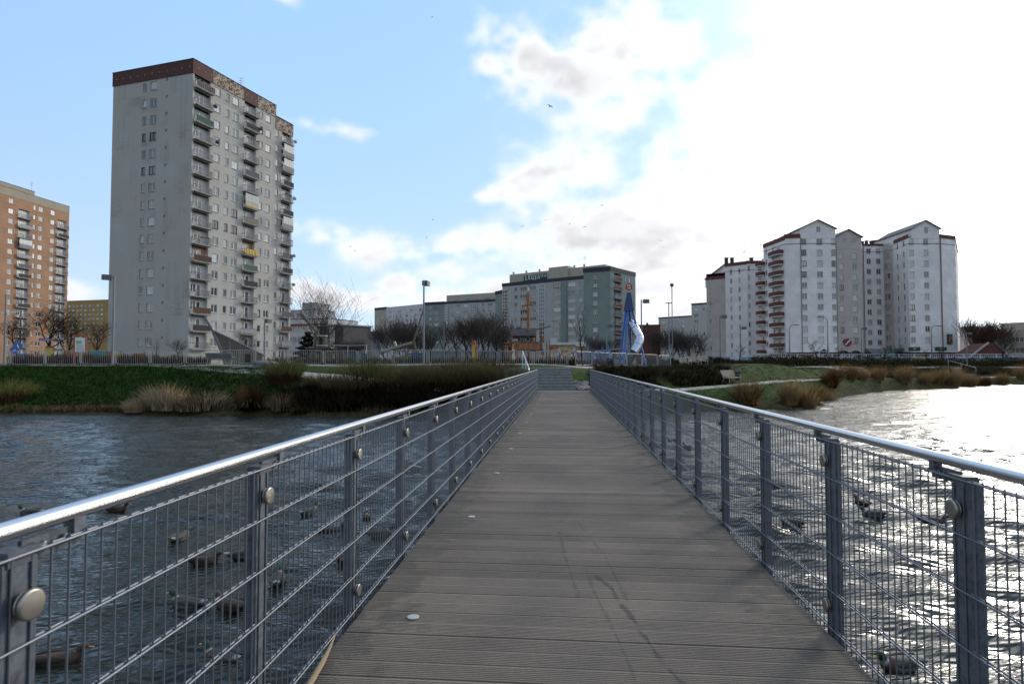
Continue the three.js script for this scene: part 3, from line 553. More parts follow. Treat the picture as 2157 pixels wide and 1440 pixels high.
// footprint from a front edge A->B pushed back by d
const footprint = (A, B, d) => { const F = frameOf(A, B); return [A, B, [B[0] - F.n[0] * d, B[1] - F.n[1] * d], [A[0] - F.n[0] * d, A[1] - F.n[1] * d]]; };
const grow = (pts, k) => { const cx = pts.reduce((s, p) => s + p[0], 0) / pts.length, cz = pts.reduce((s, p) => s + p[1], 0) / pts.length; return pts.map(([x, z]) => { const dx = x - cx, dz = z - cz, l = Math.hypot(dx, dz); return [x + dx / l * k, z + dz / l * k]; }); };
const roofMat = std([0.07, 0.07, 0.07], 0.95), darkCap = std([0.035, 0.036, 0.045], 0.8);
const antennaGeo = merge([tube([V(0, 0, 0), V(0, 4.2, 0)], 0.035, 5), ...[3.1, 3.5, 3.9].map((y) => tube([V(-0.5, y, 0), V(0.5, y, 0.1)], 0.02, 4))]);
const dishGeo = (() => { const g = new THREE.SphereGeometry(0.75, 16, 6, 0, Math.PI * 2, 0, 0.62); g.rotateX(Math.PI / 2); g.translate(0, 0, -0.62); return merge([g, tube([V(0, 0, 0), V(0, -0.25, -0.35)], 0.03, 5), tube([V(0, -0.3, 0), V(0, -0.05, 0.4)], 0.015, 4)]); })();
const dishDark = std([0.03, 0.03, 0.035], 0.5), dishGrey = std([0.32, 0.33, 0.35], 0.5);

// ---------------------------------------------------------------- grey concrete tower
{
  const A = atH(224.5, 99.9), B = atH(395, 95), Cc = atH(610, 117), y0 = 0.9, yTop = 48.2, Dd = [A[0] + Cc[0] - B[0], A[1] + Cc[1] - B[1]];
  const b = thing('tower_block', 'tall grey concrete tower block with a peeling dark red parapet band', 'building', [B[0], y0, B[1]]);
  const conc = (seed, su) => std([1, 1, 1], 0.95, { map: texture(768, 1536, (u, v) => {
    const x = u * su, y = v * 50, n = fbm(u * 5 + seed, v * 12 + seed, 5), fine = n2(u * 260, v * 600), joint = Math.abs(((y + 0.4) / 2.825) % 1 - 0.5) > 0.485 ? 1 : 0;
    const row = Math.floor((y + 0.4) / 2.825), scr = step(0.1, 0.75, n2(u * 4 + row * 3.7 + seed, row * 1.9) + 0.55 * fbm(u * 16 + seed, y * 7, 4) - 0.35 * Math.abs(((y + 0.4) / 2.825) % 1 - 0.06));
    const drip = step(0.22, 0.6, n2(u * 46 + seed, v * 3.2)) * step(0, 0.4, n2(u * 9, v * 22));
    let c = mixc([0.445, 0.415, 0.37], [0.385, 0.375, 0.35], clamp(0.5 + 1.4 * n));
    c = mulc(c, 1 + 0.20 * n + 0.05 * fine - 0.05 * joint - 0.10 * drip); return mixc(c, [0.11, 0.115, 0.12], 0.34 * scr * step(-0.2, 0.5, n2(seed + u * 9, v * 17)));
  }, { repeat: [1 / su, 1 / 50] }) });
  const mL = conc(3.3, 17), mR = conc(8.1, 24), row = (k) => 47.2 - 2.825 * k, opsL = [], opsR = [];
  const look1 = ['stripes', 'bars', 'green', 'bars', 'bars', 'bars', 'bars', 'bars', 'bars', 'plants', 'brown', 'bars', 'bars', 'rust', 'dark', 'bars'], look2 = ['bars', 'dark', 'plants', 'bars', 'grey', 'bars', 'glazed', 'beige', 'bars', 'stripes', 'mint', 'dark', 'bars', 'bars', 'white', 'bars'], look3 = ['bars', 'glazed', 'glazed', 'dark', 'plants', 'dark', 'glazed', 'bars', 'grey', 'dark', 'bars', 'bars', 'grey', 'rust', 'white', 'bars'];
  for (let k = 0; k < 16; k++) {
    const c = row(k), w = (s0, s1, h = 1.36, q = {}) => ({ s0, s1, b: c - h / 2, t: c + h / 2, ...q });
    const fr = k === 3 ? { frame: frameBrown, glass: 0 } : k === 5 ? { frame: frameBrown } : {};
    opsL.push(w(6.56, 7.34, 1.3, fr), w(8.14, 9.5, 1.36, fr), w(11.38, 11.8, 0.42, { kind: 'vent', b: c + 0.42, t: c + 0.86 }));
    const R = k === 8 ? { frame: frameBrown, glass: 0 } : {};
    opsR.push(w(4.31, 5.55, 1.36, R), w(6.77, 7.5, 1.3, R), w(8.31, 9.6, 1.36, R), w(14.69, 15.4, 1.3), w(16.17, 17.4), w(18.8, 19.5, 1.3));
    const lg = (s0, s1, look, q = {}) => ({ s0, s1, b: c - 1.15, t: Math.min(c + 1.32, yTop - 0.05), depth: 0.6, out: 0.75, kind: 'loggia', look, ...q });
    opsR.push(lg(0.25, 3.57, look1[k], { over: 0.15 }), lg(10.87, 13.77, look2[k], { tone: look2[k] === 'stripes' ? 'yellow' : undefined }), lg(20.4, 23.0, look3[k], { over: 0.2, tone: look3[k] === 'glazed' ? 'grey' : undefined }));
  }
  for (const q of opsR) if (q.kind && (q.look === 'brown' && q.s0 < 1 || q.tone === 'yellow')) q.wall = std([0.50, 0.24, 0.12], 0.9);
  face(b, A, B, y0, yTop, opsL, mL); const F = frameOf(B, Cc), pR = (s, d) => [B[0] + F.e[0] * s + F.n[0] * d, B[1] + F.e[1] * s + F.n[1] * d];
  face(b, B, Cc, y0, yTop, opsR.map((q) => q.s0 > 18.7 ? { ...q, b: q.b - 1.95, t: q.t - 1.95 } : q).filter((q) => q.b > y0 + 0.3), mR);
  shell(b, [Cc, Dd, A], y0, yTop, mL, [2]);
  const band = texture(256, 64, (u, v) => mulc([0.082, 0.028, 0.024], 0.95 + 0.35 * fbm(u * 20, v * 6, 4)));
  const bandMat = std([1, 1, 1], 0.8, { map: band, });
  band.repeat.set(1 / 8, 1 / 2.3);
  const peel = texture(1024, 256, (u, v) => { const p = fbm(u * 52, v * 18, 5) + 0.3 * n2(u * 14, v * 5) + 0.14 * (0.5 - v); return p > 0.02 ? mulc([0.42, 0.36, 0.27], 0.9 + 0.5 * fbm(u * 60, v * 30, 3)) : mulc([0.085, 0.03, 0.026], 0.95 + 0.4 * fbm(u * 40, v * 10, 3)); }, { repeat: [1 / 8.6, 1 / 2.3] });
  const peelMat = std([1, 1, 1], 0.9, { map: peel });
  const FL = frameOf(A, B), bandH = 2.27;
  const slab = (name, P, Fr, s0, s1, ya, yb, mat, d = 0.1) => { const L = s1 - s0, g = boxes([[L / 2, (yb - ya) / 2, 0, L, yb - ya, 2 * d]]); part(name, g, mat, b, [P[0] + Fr.e[0] * s0 - b.position.x, ya - y0, P[1] + Fr.e[1] * s0 - b.position.z], Fr.th); };
  slab('parapet_band', A, FL, -0.1, FL.L + 0.1, yTop, yTop + bandH, bandMat);
  slab('parapet_band', B, F, 0.1, 3.9, yTop, yTop + bandH, bandMat, 0.098); slab('peeling_band', B, F, 3.9, 10.6, yTop, yTop + bandH, peelMat, 0.094); slab('parapet_band', B, F, 10.6, 14.0, yTop, yTop + bandH, bandMat, 0.098); slab('peeling_band', B, F, 14.0, 18.7, yTop, yTop + bandH, peelMat, 0.094);
  slab('peeling_band', B, F, 18.7, F.L + 0.08, yTop - 2.1, yTop + 0.15, peelMat, 0.09);
  const cap = (P, Fr, s0, s1, y) => slab('coping', P, Fr, s0, s1, y, y + 0.09, darkCap, 0.16); cap(A, FL, -0.15, FL.L + 0.15, yTop + bandH); cap(B, F, 0.17, 18.75, yTop + bandH); cap(B, F, 18.76, F.L + 0.12, yTop + 0.15);
  const capG = turned(disc(0.11, 0.06, 10), Math.PI / 2), capM = std([0.35, 0.27, 0.22], 0.8);
  for (let k = 0; k < 11; k++) { const s = 0.8 + k * 1.55; part('vent_cap', capG, capM, b, [A[0] + FL.e[0] * s + FL.n[0] * 0.1 - b.position.x, yTop + 1.0 - y0, A[1] + FL.e[1] * s + FL.n[1] * 0.1 - b.position.z], FL.th); }
  for (const s of [0.9, 2.2, 3.4, 11.2, 12.4, 13.5]) part('vent_cap', capG, capM, b, [pR(s, 0.1)[0] - b.position.x, yTop + 1.1 - y0, pR(s, 0.1)[1] - b.position.z], F.th);
  flatRoof(b, [A, B, Cc, Dd], yTop + 0.2, roofMat);
  for (const [s, k, m, d] of [[3.7, 1, dishDark, 0.9], [4.6, 3, dishDark, 0.5], [14.0, 1, dishDark, 0.9], [23.2, 0, dishGrey, 0.9], [23.2, 4, dishGrey, 0.9], [23.2, 8, dishGrey, 0.9], [23.2, 10, dishGrey, 0.9]]) { const p = pR(s, d), m2 = part('satellite_dish', dishGeo, m, b, [p[0] - b.position.x, row(k) - 0.3 - (s > 20 ? 1.95 : 0) - y0, p[1] - b.position.z], 0.7); m2.scale.setScalar(0.78); }
  const ap = pR(11.2, -1.2); part('roof_antenna', antennaGeo, barMat, b, [ap[0] - b.position.x, yTop + 0.4 - y0, ap[1] - b.position.z], 0.5);
}
// ---------------------------------------------------------------- orange tower
{
  const Q = atH(137, 185), P0 = atH(0, 164), F0 = frameOf(P0, Q), A = [P0[0] - F0.e[0] * 7, P0[1] - F0.e[1] * 7], B = Q, y0 = 0.9, yTop = 47.9;
  const b = thing('tower_block', 'orange rendered tower block with a beige top band and grey balconies', 'building', [B[0], y0, B[1]]), m = plaster([0.315, 0.178, 0.105], 1, 14), beige = plaster([0.30, 0.26, 0.20], 0.8, 9);
  const ops = [], F = frameOf(A, B), o = 7, looks = ['bars', 'bars', 'white', 'bars', 'glazed', 'white', 'grey', 'dark', 'bars', 'bars', 'dark', 'bars', 'bars', 'bars', 'bars', 'bars'];
  for (let k = 0; k < 16; k++) {
    const c = 46.6 - 2.83 * k, w = (s0, s1, q = {}) => ({ s0: s0 + o, s1: s1 + o, b: c - 0.68, t: c + 0.68, ...q }), lg = (s0, s1, look, q = {}) => ({ s0: s0 + o, s1: s1 + o, b: c - 1.2, t: c + 1.3, depth: 0.6, kind: 'loggia', look, out: 0.8, ...q });
    ops.push(w(-5, -3.5), w(1.1, 2.6), w(8.78, 9.6), w(10.46, 12), w(14.57, 16.0), lg(4.06, 7.72, looks[k], { tone: 'grey' }), lg(16.86, 20.3, k === 0 ? 'green' : k === 2 ? 'dark' : 'bars', k === 0 ? { wall: panelMats.green } : {}));
  }
  face(b, A, B, y0, yTop, ops, m);
  const pts = footprint(A, B, 15); shell(b, pts, y0, yTop, m, [0]);
  for (let i = 0; i < 4; i++) { const G = grow(pts, 0.06); face(b, G[i], G[(i + 1) % 4], yTop, yTop + (i === 0 ? 2.15 : 2.15), [], beige, { name: 'top_band' }); }
  flatRoof(b, grow(pts, 0.12), yTop + 2.15, darkCap, 0.1, 'coping');
  const mid = footprint([A[0], A[1]], [A[0] + F.e[0] * 16, A[1] + F.e[1] * 16], 15).map((p, i) => i < 2 ? [p[0] - F.n[0] * 0.0, p[1]] : p);
  for (let i = 0; i < 4; i++) face(b, mid[i], mid[(i + 1) % 4], yTop + 2.25, yTop + 3.3, [], beige, { name: 'attic_band' }); flatRoof(b, grow(mid, 0.1), yTop + 3.3, darkCap, 0.1, 'coping');
  part('roof_antenna', antennaGeo, barMat, b, [A[0] + F.e[0] * 16 - 1 - b.position.x, yTop + 2.2 - y0, A[1] + F.e[1] * 16 - b.position.z], 0.4);
}
// ---------------------------------------------------------------- plain slab blocks further off
function slabBlock(name, label, A, B, depth, y0, yTop, wall, cols, row0, rows, o = {}) {
  const b = thing(name, label, 'building', [A[0], y0, A[1]]), ops = [];
  for (let k = 0; k < rows; k++) for (const [s0, s1, q = {}] of cols) if (!q.only || q.only.includes(k)) ops.push({ s0, s1, b: row0 - 2.83 * k - 0.7, t: row0 - 2.83 * k + 0.7, ...q });
  face(b, A, B, y0, yTop, ops, wall); const pts = footprint(A, B, depth); shell(b, pts, y0, yTop, o.side || wall, [0]);
  flatRoof(b, grow(pts, 0.15), yTop, o.cap || darkCap, o.capH || 0.9, 'coping');
  return { b, F: frameOf(A, B), pts };
}
const yellowWall = plaster([0.37, 0.23, 0.08], 0.7, 12), greyGreen = plaster([0.39, 0.39, 0.375], 0.5, 10), green = plaster([0.205, 0.25, 0.232], 0.6, 10), beigeWall = plaster([0.40, 0.36, 0.285], 0.6, 10), pinkWhite = plaster([0.56, 0.54, 0.56], 0.5, 10), paleWall = plaster([0.78, 0.725, 0.70], 0.8, 11), tanWall = plaster([0.50, 0.43, 0.39], 0.7, 11), brickRed = plaster([0.10, 0.036, 0.028], 0.8, 5), brownTrim = std([0.135, 0.042, 0.032], 0.85), offWhite = plaster([0.5, 0.5, 0.5], 0.6, 10);
{ const A = atH(118, 385), B = atH(250, 372), cols = []; for (let s = 2; s < 38; s += 3.3) cols.push([s, s + 1.9]); slabBlock('apartment_block', 'distant yellow ochre apartment block seen between the two towers', A, B, 14, 0.9, 40.3, yellowWall, cols, 37.6, 9, { cap: yellowWall, capH: 0.8 }); }
// beige and pale pink block
{
  const A = atH(788, 360), B = atH(893, 330), F = frameOf(A, B), M = [A[0] + F.e[0] * 11.4, A[1] + F.e[1] * 11.4];
  slabBlock('apartment_block', 'distant beige end block with a black roof edge', A, M, 14, 0.9, 33.0, beigeWall, [[6.2, 8.2]], 31, 7, { capH: 1.4 });
  const cols = []; for (const s of [3, 6.6, 11, 12.8, 18, 22, 26, 30]) cols.push([s, s + (s === 11 || s === 12.8 ? 1.0 : 2.2)]);
  slabBlock('apartment_block', 'distant pale pinkish apartment block next to the beige end block', [M[0] + F.n[0] * 0.0, M[1]], B, 14, 0.9, 33.6, pinkWhite, cols, 31, 8, { cap: pinkWhite, capH: 0.4 });
}
function stairGlazing(b, F, A, s0, s1, ya, yb, rows, mat) { // a tall strip of small panes in a white grid
  const w = s1 - s0, g = new THREE.Group(); g.name = 'stair_glazing'; g.position.set(A[0] + F.e[0] * (s0 + s1) / 2 + F.n[0] * 0.06 - b.position.x, ya - b.position.y, A[1] + F.e[1] * (s0 + s1) / 2 + F.n[1] * 0.06 - b.position.z); g.rotation.y = F.th; b.add(g);
  const L = [], h = (yb - ya) / rows; for (let k = 0; k <= rows; k++) L.push([0, k * h, 0, w, 0.18, 0.14]); for (let k = 0; k <= 3; k++) L.push([-w / 2 + w * k / 3, (yb - ya) / 2, 0, 0.14, yb - ya, 0.12]);
  part('glazing_grid', boxes(L), frameWhite, g); for (let k = 0; k < rows; k++) part('pane', new THREE.PlaneGeometry(w, h), mat ? mat : glassSet[k % 2 ? 0 : 1], g, [0, (k + 0.5) * h, -0.02]);
}
const blueGlass = phys([0.16, 0.22, 0.26], 0.1, { ior: 1.8 });
{ // grey and green blocks with penthouse storeys
  const A = atH(893, 290), B = atH(1043, 273), F = frameOf(A, B), M = [A[0] + F.e[0] * 11.3, A[1] + F.e[1] * 11.3];
  slabBlock('apartment_block', 'small sea green block joined to the grey slab behind the bare trees', A, M, 14, 0.9, 29.4, green, [[3, 4.1], [5.74, 8.1]], 28.2, 7, { capH: 1.3 });
  const q = slabBlock('apartment_block', 'mid grey slab block with a beige penthouse behind the bare trees', [M[0] - F.n[0] * 0.4, M[1] - F.n[1] * 0.4], [B[0] - F.n[0] * 0.4, B[1] - F.n[1] * 0.4], 14, 0.9, 29.4, greyGreen, [[3.8, 5.0], [6.3, 8.7], [10.5, 12.9], [20.6, 21.8], [23.4, 26.0]], 28.2, 7, { capH: 1.2 });
  stairGlazing(q.b, q.F, M, 0.3, 2.2, 8, 28.8, 16); stairGlazing(q.b, q.F, M, 14.6, 17.8, 20, 28.9, 7, blueGlass);
  const ph = footprint([M[0] - F.n[0] * 3 - F.e[0] * 0.5, M[1] - F.n[1] * 3 - F.e[1] * 0.5], [B[0] - F.n[0] * 3 - F.e[0] * 1, B[1] - F.n[1] * 3], 9); for (let i = 0; i < 4; i++) face(q.b, ph[i], ph[(i + 1) % 4], 30.2, 33.6, i ? [] : [{ s0: 4, s1: 6.4, b: 31, t: 31.7 }, { s0: 11, s1: 13.4, b: 31, t: 31.7 }, { s0: 17, s1: 18.4, b: 31, t: 31.7 }, { s0: 21, s1: 24, b: 31, t: 31.7 }], beigeWall, { name: 'penthouse_wall' }); flatRoof(q.b, ph, 33.6, beigeWall, 0.3);
}
{ // long grey-green block with penthouse and painted letters
  const A = atH(1058, 226), B = atH(1230, 205), F = frameOf(A, B), y0 = 0.9, yT = 30.2;
  const b = thing('apartment_block', 'long grey and green apartment block with a graffiti painted penthouse', 'building', [A[0], y0, A[1]]), ops = [], r0 = 29.3;
  for (let k = 0; k < 9; k++) { const c = r0 - 2.83 * k - 0.6, w = (s0, s1, q = {}) => ({ s0, s1, b: c - 0.72, t: c + 0.72, ...q }); ops.push(w(5.7, 7.1), w(8.4, 11.4), w(12.67, 15.4), w(22.93, 25.9), w(29.0, 31.9), w(33.5, 34.7)); }
  face(b, A, B, y0, yT, ops, greyGreen); stairGlazing(b, F, A, 0.4, 2.6, 5, 28.8, 18); stairGlazing(b, F, A, 16.84, 19.2, 16, 29.8, 10, blueGlass); stairGlazing(b, F, A, 16.84, 19.2, 4, 15.9, 8);
  const strip = (s0, s1, d) => { const L = s1 - s0; part('green_pier', boxes([[L / 2, (yT - y0) / 2, 0, L, yT - y0, 2 * d]]), green, b, [A[0] + F.e[0] * s0 - b.position.x, 0, A[1] + F.e[1] * s0 - b.position.z], F.th); }; strip(26.3, 28.7, 0.5); strip(11.7, 12.4, 0.3);
  const pts = footprint(A, B, 13); shell(b, pts, y0, yT, green, [0]); flatRoof(b, grow(pts, 0.2), yT, darkCap, 1.25, 'coping');
  const pp = (s, d) => [A[0] + F.e[0] * s + F.n[0] * d, A[1] + F.e[1] * s + F.n[1] * d];
  const ph = footprint(pp(1.2, -3), pp(42, -3), 8); for (let i = 0; i < 4; i++) face(b, ph[i], ph[(i + 1) % 4], 31.4, 34.7, i ? [] : [{ s0: 3.5, s1: 7, b: 31.6, t: 32.2 }, { s0: 23, s1: 26, b: 31.6, t: 32.2 }], beigeWall, { name: 'penthouse_wall' }); flatRoof(b, ph, 34.7, beigeWall, 0.3);
  const lift = footprint(pp(19.5, -2.2), pp(27.5, -2.2), 6); for (let i = 0; i < 4; i++) face(b, lift[i], lift[(i + 1) % 4], 31.4, 35.6, [], beigeWall, { name: 'lift_house' }); flatRoof(b, lift, 35.6, beigeWall, 0.25);
  for (const s of [2, 8, 14, 22.5, 29, 33]) part('chimney', boxes([[0, 0.5, 0, 0.5, 1.2, 0.5], [0, 1.15, 0, 0.7, 0.12, 0.7]]), beigeWall, b, [pp(s, -4.5)[0] - b.position.x, 34.9 - y0, pp(s, -4.5)[1] - b.position.z], F.th);
  part('roof_antenna', antennaGeo, barMat, b, [pp(33, -5)[0] - b.position.x, 34.9 - y0, pp(33, -5)[1] - b.position.z], 0.4);
  // graffiti: dark painted ground with pale block letters
  const font = await new FontLoader().loadAsync('fonts/droid/droid_sans_bold.typeface.json'), gp = pp(0, -2.93);
  part('graffiti_ground', boxes([[13.1, 1.55, 0, 10.4, 2.1, 0.04]]), std([0.035, 0.06, 0.055], 0.9), b, [gp[0] - b.position.x, 31.4 - y0, gp[1] - b.position.z], F.th);
  let sx = 8.5; for (const [ch, sz] of [['L', 1.6], ['E', 1.6], ['G', 1.6], ['I', 1.6], ['A', 1.5], ['W', 0.85], ['W', 0.8], ['A', 0.8]]) { const g = new TextGeometry(ch, { font, size: sz, depth: 0.04, curveSegments: 3, bevelEnabled: false }); g.computeBoundingBox(); const w = g.boundingBox.max.x; g.translate(sx, 0.75 + (sz < 1 ? 0.5 : 0) + (sx % 0.3), 0.03); sx += w + 0.25; part('graffiti_letter', g, std([0.52, 0.62, 0.60], 0.9), b, [gp[0] - b.position.x, 31.4 - y0, gp[1] - b.position.z], F.th); }
  // green end block with orange balconies on its far side
  const G0 = atH(1230, 193), G1 = atH(1287, 189), G2 = atH(1340, 202);
  const e = thing('apartment_block', 'sea green end block with orange balconies and a black roof edge', 'building', [G0[0], y0, G0[1]]), o1 = [], o2 = [], tones = ['orange', 'orange', 'white', 'orange', 'bars', 'bars', 'rust', 'dark', 'dark', 'dark'];
  for (let k = 0; k < 10; k++) { const c = 29.0 - 2.83 * k; o1.push({ s0: 3.2, s1: 4.65, b: c - 0.72, t: c + 0.72 }); o2.push({ s0: 2.2, s1: 7.3, b: c - 1.2, t: c + 1.25, depth: 1.3, kind: 'loggia', look: tones[k], out: 0.3, over: 0 }); }
  for (const k of [0]) o2.push({ s0: 10, s1: 10.8, b: 28.2, t: 29.8 }, { s0: 12.4, s1: 13.3, b: 28.2, t: 29.8 });
  face(e, G0, G1, y0, 30.6, o1, green); face(e, G1, G2, y0, 30.6, o2, green);
  const back = [G0[0] + G2[0] - G1[0], G0[1] + G2[1] - G1[1]]; shell(e, [G2, back, G0], y0, 30.6, green, [2]); flatRoof(e, grow([G0, G1, G2, back], 0.2), 30.6, darkCap, 1.4, 'coping');
  const l0 = atH(1043, 236), l1 = atH(1058, 231); slabBlock('apartment_block', 'narrow lower green stair wing of the long grey block', l0, l1, 10, 0.9, 28.3, green, [], 20, 0, { capH: 1.3 });
}
{ // far grey blocks to the other side of the slide tower
  slabBlock('apartment_block', 'far low blue grey block beyond the dark shrubs', atH(1388, 356), atH(1460, 340), 14, 0.9, 27.6, greyGreen, [[3, 4.4], [8, 9.2], [11.5, 13], [15.5, 17]], 25.2, 6, { capH: 0.8 });
  slabBlock('apartment_block', 'far taller blue grey block beside the tan gabled wing', atH(1458, 280), atH(1500, 274), 14, 0.9, 28.4, greyGreen, [[1.2, 3.2], [5.6, 6.4]], 26.3, 8, { capH: 0.8 });
  slabBlock('apartment_block', 'far dark brown low block behind the slide tower', atH(1338, 300), atH(1392, 296), 12, 0.9, 20.0, brickRed, [], 20, 0, { capH: 0.4 });
}
// ---------------------------------------------------------------- white gabled flats
const R0 = 33.0, RS = 2.85, PAR = 34.0;
function gable(b, A, B, yb, ye, ya, depth, mat, windows) {           // a gabled box over the wall top, ridge running back
  const F = frameOf(A, B), L = F.L, put = [A[0] - b.position.x, 0, A[1] - b.position.z];
  const s = new THREE.Shape([[0, yb], [L, yb], [L, ye], [L / 2, ya], [0, ye]].map(([x, y]) => new THREE.Vector2(x, y - b.position.y)));
  for (const [x, y, w, h] of windows) { const hole = new THREE.Path([[x - w / 2, y - h / 2], [x - w / 2, y + h / 2], [x + w / 2, y + h / 2], [x + w / 2, y - h / 2]].map(([p, q]) => new THREE.Vector2(p, q - b.position.y))); s.holes.push(hole); }
  const g = new THREE.ExtrudeGeometry(s, { depth: 0.3, bevelEnabled: false }); g.translate(0, 0, -0.25); part('gable', g, mat, b, put, F.th);
  const s2 = new THREE.Shape([[0, yb], [L, yb], [L, ye], [L / 2, ya], [0, ye]].map(([x, y]) => new THREE.Vector2(x, y - b.position.y)));
  const g2 = new THREE.ExtrudeGeometry(s2, { depth: depth - 0.3, bevelEnabled: false }); g2.translate(0, -0.02, -depth + 0.02); part('gable_body', g2, mat, b, put, F.th);
  for (const sd of [-1, 1]) { const len = Math.hypot(L / 2 + 0.4, (ya - ye) * (L / 2 + 0.4) / (L / 2)), ang = Math.atan2(ya - ye, L / 2); part('roof_slope', boxes([[L / 2 + sd * (L / 4 + 0.2), (ya + ye) / 2 + 0.12 - (ya - ye) * 0.2 / (L / 2) - b.position.y, -depth / 2 + 0.25, len, 0.14, depth + 0.5, [0, 0, -sd * ang]]]), std([0.10, 0.105, 0.115], 0.8), b, put, F.th); }
  for (const [x, y, w, h] of windows) { const win = part('window', windowFrame(w, h, 2, false), frameWhite, b, [A[0] + F.e[0] * x + F.n[0] * 0.0 - b.position.x, y - b.position.y, A[1] + F.e[1] * x - b.position.z], F.th); win.translateZ(-0.1); part('pane', paneGeo(w, h), glassSet[2], win, [0, 0, 0.005]); }
}
function flatsWing(b, A, B, y0, top, cols, wall, o = {}) {
  const ops = []; for (let k = 0; k < (o.rows || 10); k++) for (const [s0, s1, q = {}] of cols) { const c = (o.r0 || R0) - RS * k; ops.push({ s0, s1, b: c - 0.74, t: c + 0.74, glass: [1, 2, 3, 4, 5, 4][Math.floor(bRng() * 6)], ...q }); }
  face(b, A, B, y0, top, ops, wall);
  if (o.trim !== 0) { const F = frameOf(A, B); part('parapet_trim', boxes([[F.L / 2, o.trim / 2 || 0.55, 0, F.L + 0.16, o.trim || 1.1, 0.22]]), brownTrim, b, [A[0] - b.position.x, top - b.position.y, A[1] - b.position.z], F.th); }
}
{
  const P = (px, D) => atH(px, D), y0 = 0.8;
  const pts = { a: P(1612, 167), b: P(1657, 156), c: P(1690, 155.2), d: P(1765, 155.2), d2: P(1765, 160), e: P(1820, 160), e2: P(1822, 167), f: P(1866, 167), g: P(1886, 164), h: P(1919, 155.5), i: P(1986, 155.2), j: P(2019, 157.5), k: P(2024, 178), l: P(1625, 190) };
  const b = thing('gabled_flats', 'large white apartment building with two tall gables and red brown balconies', 'building', [pts.b[0], y0, pts.b[1]]);
  const w = (s0, s1, q) => [s0, s1, q];
  flatsWing(b, pts.a, pts.b, y0 + 3.4, PAR - 0.4, [w(1.2, 1.9), w(4.9, 5.6)], paleWall, { rows: 11, r0: 32.2 });
  flatsWing(b, pts.b, pts.c, y0 + 3.4, PAR, [], paleWall);
  flatsWing(b, pts.c, pts.d, y0 + 3.4, PAR, [w(0.25, 1.6), w(4.3, 5.8), w(8.1, 9.15)], paleWall, { trim: 0 });
  face(b, pts.d, pts.d2, y0, PAR, [], paleWall);
  flatsWing(b, pts.d2, pts.e, y0 + 3.4, 31.9, [w(0.9, 2.0), w(4.4, 5.6)], tanWall, { r0: R0 - RS, rows: 9, trim: 0 });
  face(b, pts.e, pts.e2, y0, PAR, [], tanWall);
  flatsWing(b, pts.e2, pts.f, y0 + 3.4, 34.2, [w(1.1, 2.3), w(3.8, 5.0)], paleWall, { r0: R0 - 0.3, rows: 10, trim: 0.6 });
  flatsWing(b, pts.f, pts.g, y0 + 3.4, 34.6, [w(0.5, 1.0), w(1.25, 2.1), w(2.35, 3.1)], tanWall, { rows: 11, r0: R0 + 1.0, trim: 0 });
  flatsWing(b, pts.g, pts.h, y0 + 3.4, PAR, [w(2.6, 3.1, { b2: 1 }), w(6.0, 6.6), w(8.2, 8.95)], paleWall, { trim: 1.0 });
  flatsWing(b, pts.h, pts.i, y0 + 3.4, PAR, [w(0.2, 1.4), w(3.9, 5.1), w(7.0, 8.05)], paleWall, { trim: 0 });
  flatsWing(b, pts.i, pts.j, y0 + 3.4, PAR, [], paleWall, { trim: 1.0 });
  flatsWing(b, pts.j, pts.k, y0 + 3.4, PAR, [], paleWall); face(b, pts.k, pts.l, y0, PAR, [], paleWall); face(b, pts.l, pts.a, y0, PAR, [], paleWall);
  flatRoof(b, [pts.a, pts.b, pts.c, pts.d, pts.d2, pts.e, pts.e2, pts.f, pts.g, pts.h, pts.i, pts.j, pts.k, pts.l], PAR - 1.6, roofMat, 0.2);
  // brick ground storey, arches and shop fronts
  for (const [A, B] of [[pts.a, pts.b], [pts.b, pts.c], [pts.c, pts.d], [pts.d2, pts.e], [pts.e2, pts.f], [pts.f, pts.g], [pts.g, pts.h], [pts.h, pts.i], [pts.i, pts.j], [pts.j, pts.k]]) face(b, A, B, y0, y0 + 3.4, A === pts.d2 ? [{ s0: 0.4, s1: 3.0, b: 1.2, t: 3.6, depth: 0.3, glass: 0, bars: 3 }, { s0: 3.6, s1: 6.2, b: 1.2, t: 3.6, depth: 0.3, glass: 0, bars: 3 }] : A === pts.c ? [{ s0: 3.9, s1: 5.8, b: 1.0, t: 3.6, depth: 0.2, glass: 3, bars: 2 }] : [], A === pts.a || A === pts.f ? paleWall : brickRed, { name: 'ground_storey' });
  for (const [A, B] of [[pts.b, pts.c], [pts.c, pts.d], [pts.h, pts.i], [pts.i, pts.j]]) { const F = frameOf(A, B); part('string_course', boxes([[F.L / 2, 0, 0.06, F.L, 0.16, 0.2]]), paleWall, b, [A[0] - b.position.x, 3.42, A[1] - b.position.z], F.th); }
  gable(b, pts.c, pts.d, PAR - 0.1, 36.4, 38.6, 16, paleWall, [[4.8, 36.2, 1.0, 1.5]]);
  gable(b, pts.d2, pts.e, 31.9, 35.2, 37.2, 14, tanWall, [[2.2, 34.2, 1.0, 1.4], [4.8, 34.2, 1.0, 1.4]]);
  gable(b, [pts.h[0] + 0.9, pts.h[1]], pts.i, PAR - 0.1, 36.4, 38.5, 16, paleWall, [[3.8, 36.0, 1.0, 1.6]]);
  for (const [px, D, hh, ww] of [[1695, 168, 38.2, 2.2], [1672, 170, 37.0, 0.8], [1910, 170, 38.0, 2.4], [1822, 175, 37.0, 0.7], [1831, 175, 37.2, 0.7], [1842, 175, 37.0, 0.8]]) { const [x, z] = P(px, D); part('chimney', boxes([[0, -2, 0, ww, 4, ww], [0, 0.05, 0, ww + 0.2, 0.15, ww + 0.2]]), ww > 1 ? brickRed : darkCap, b, [x - b.position.x, hh - y0, z - b.position.z]); }
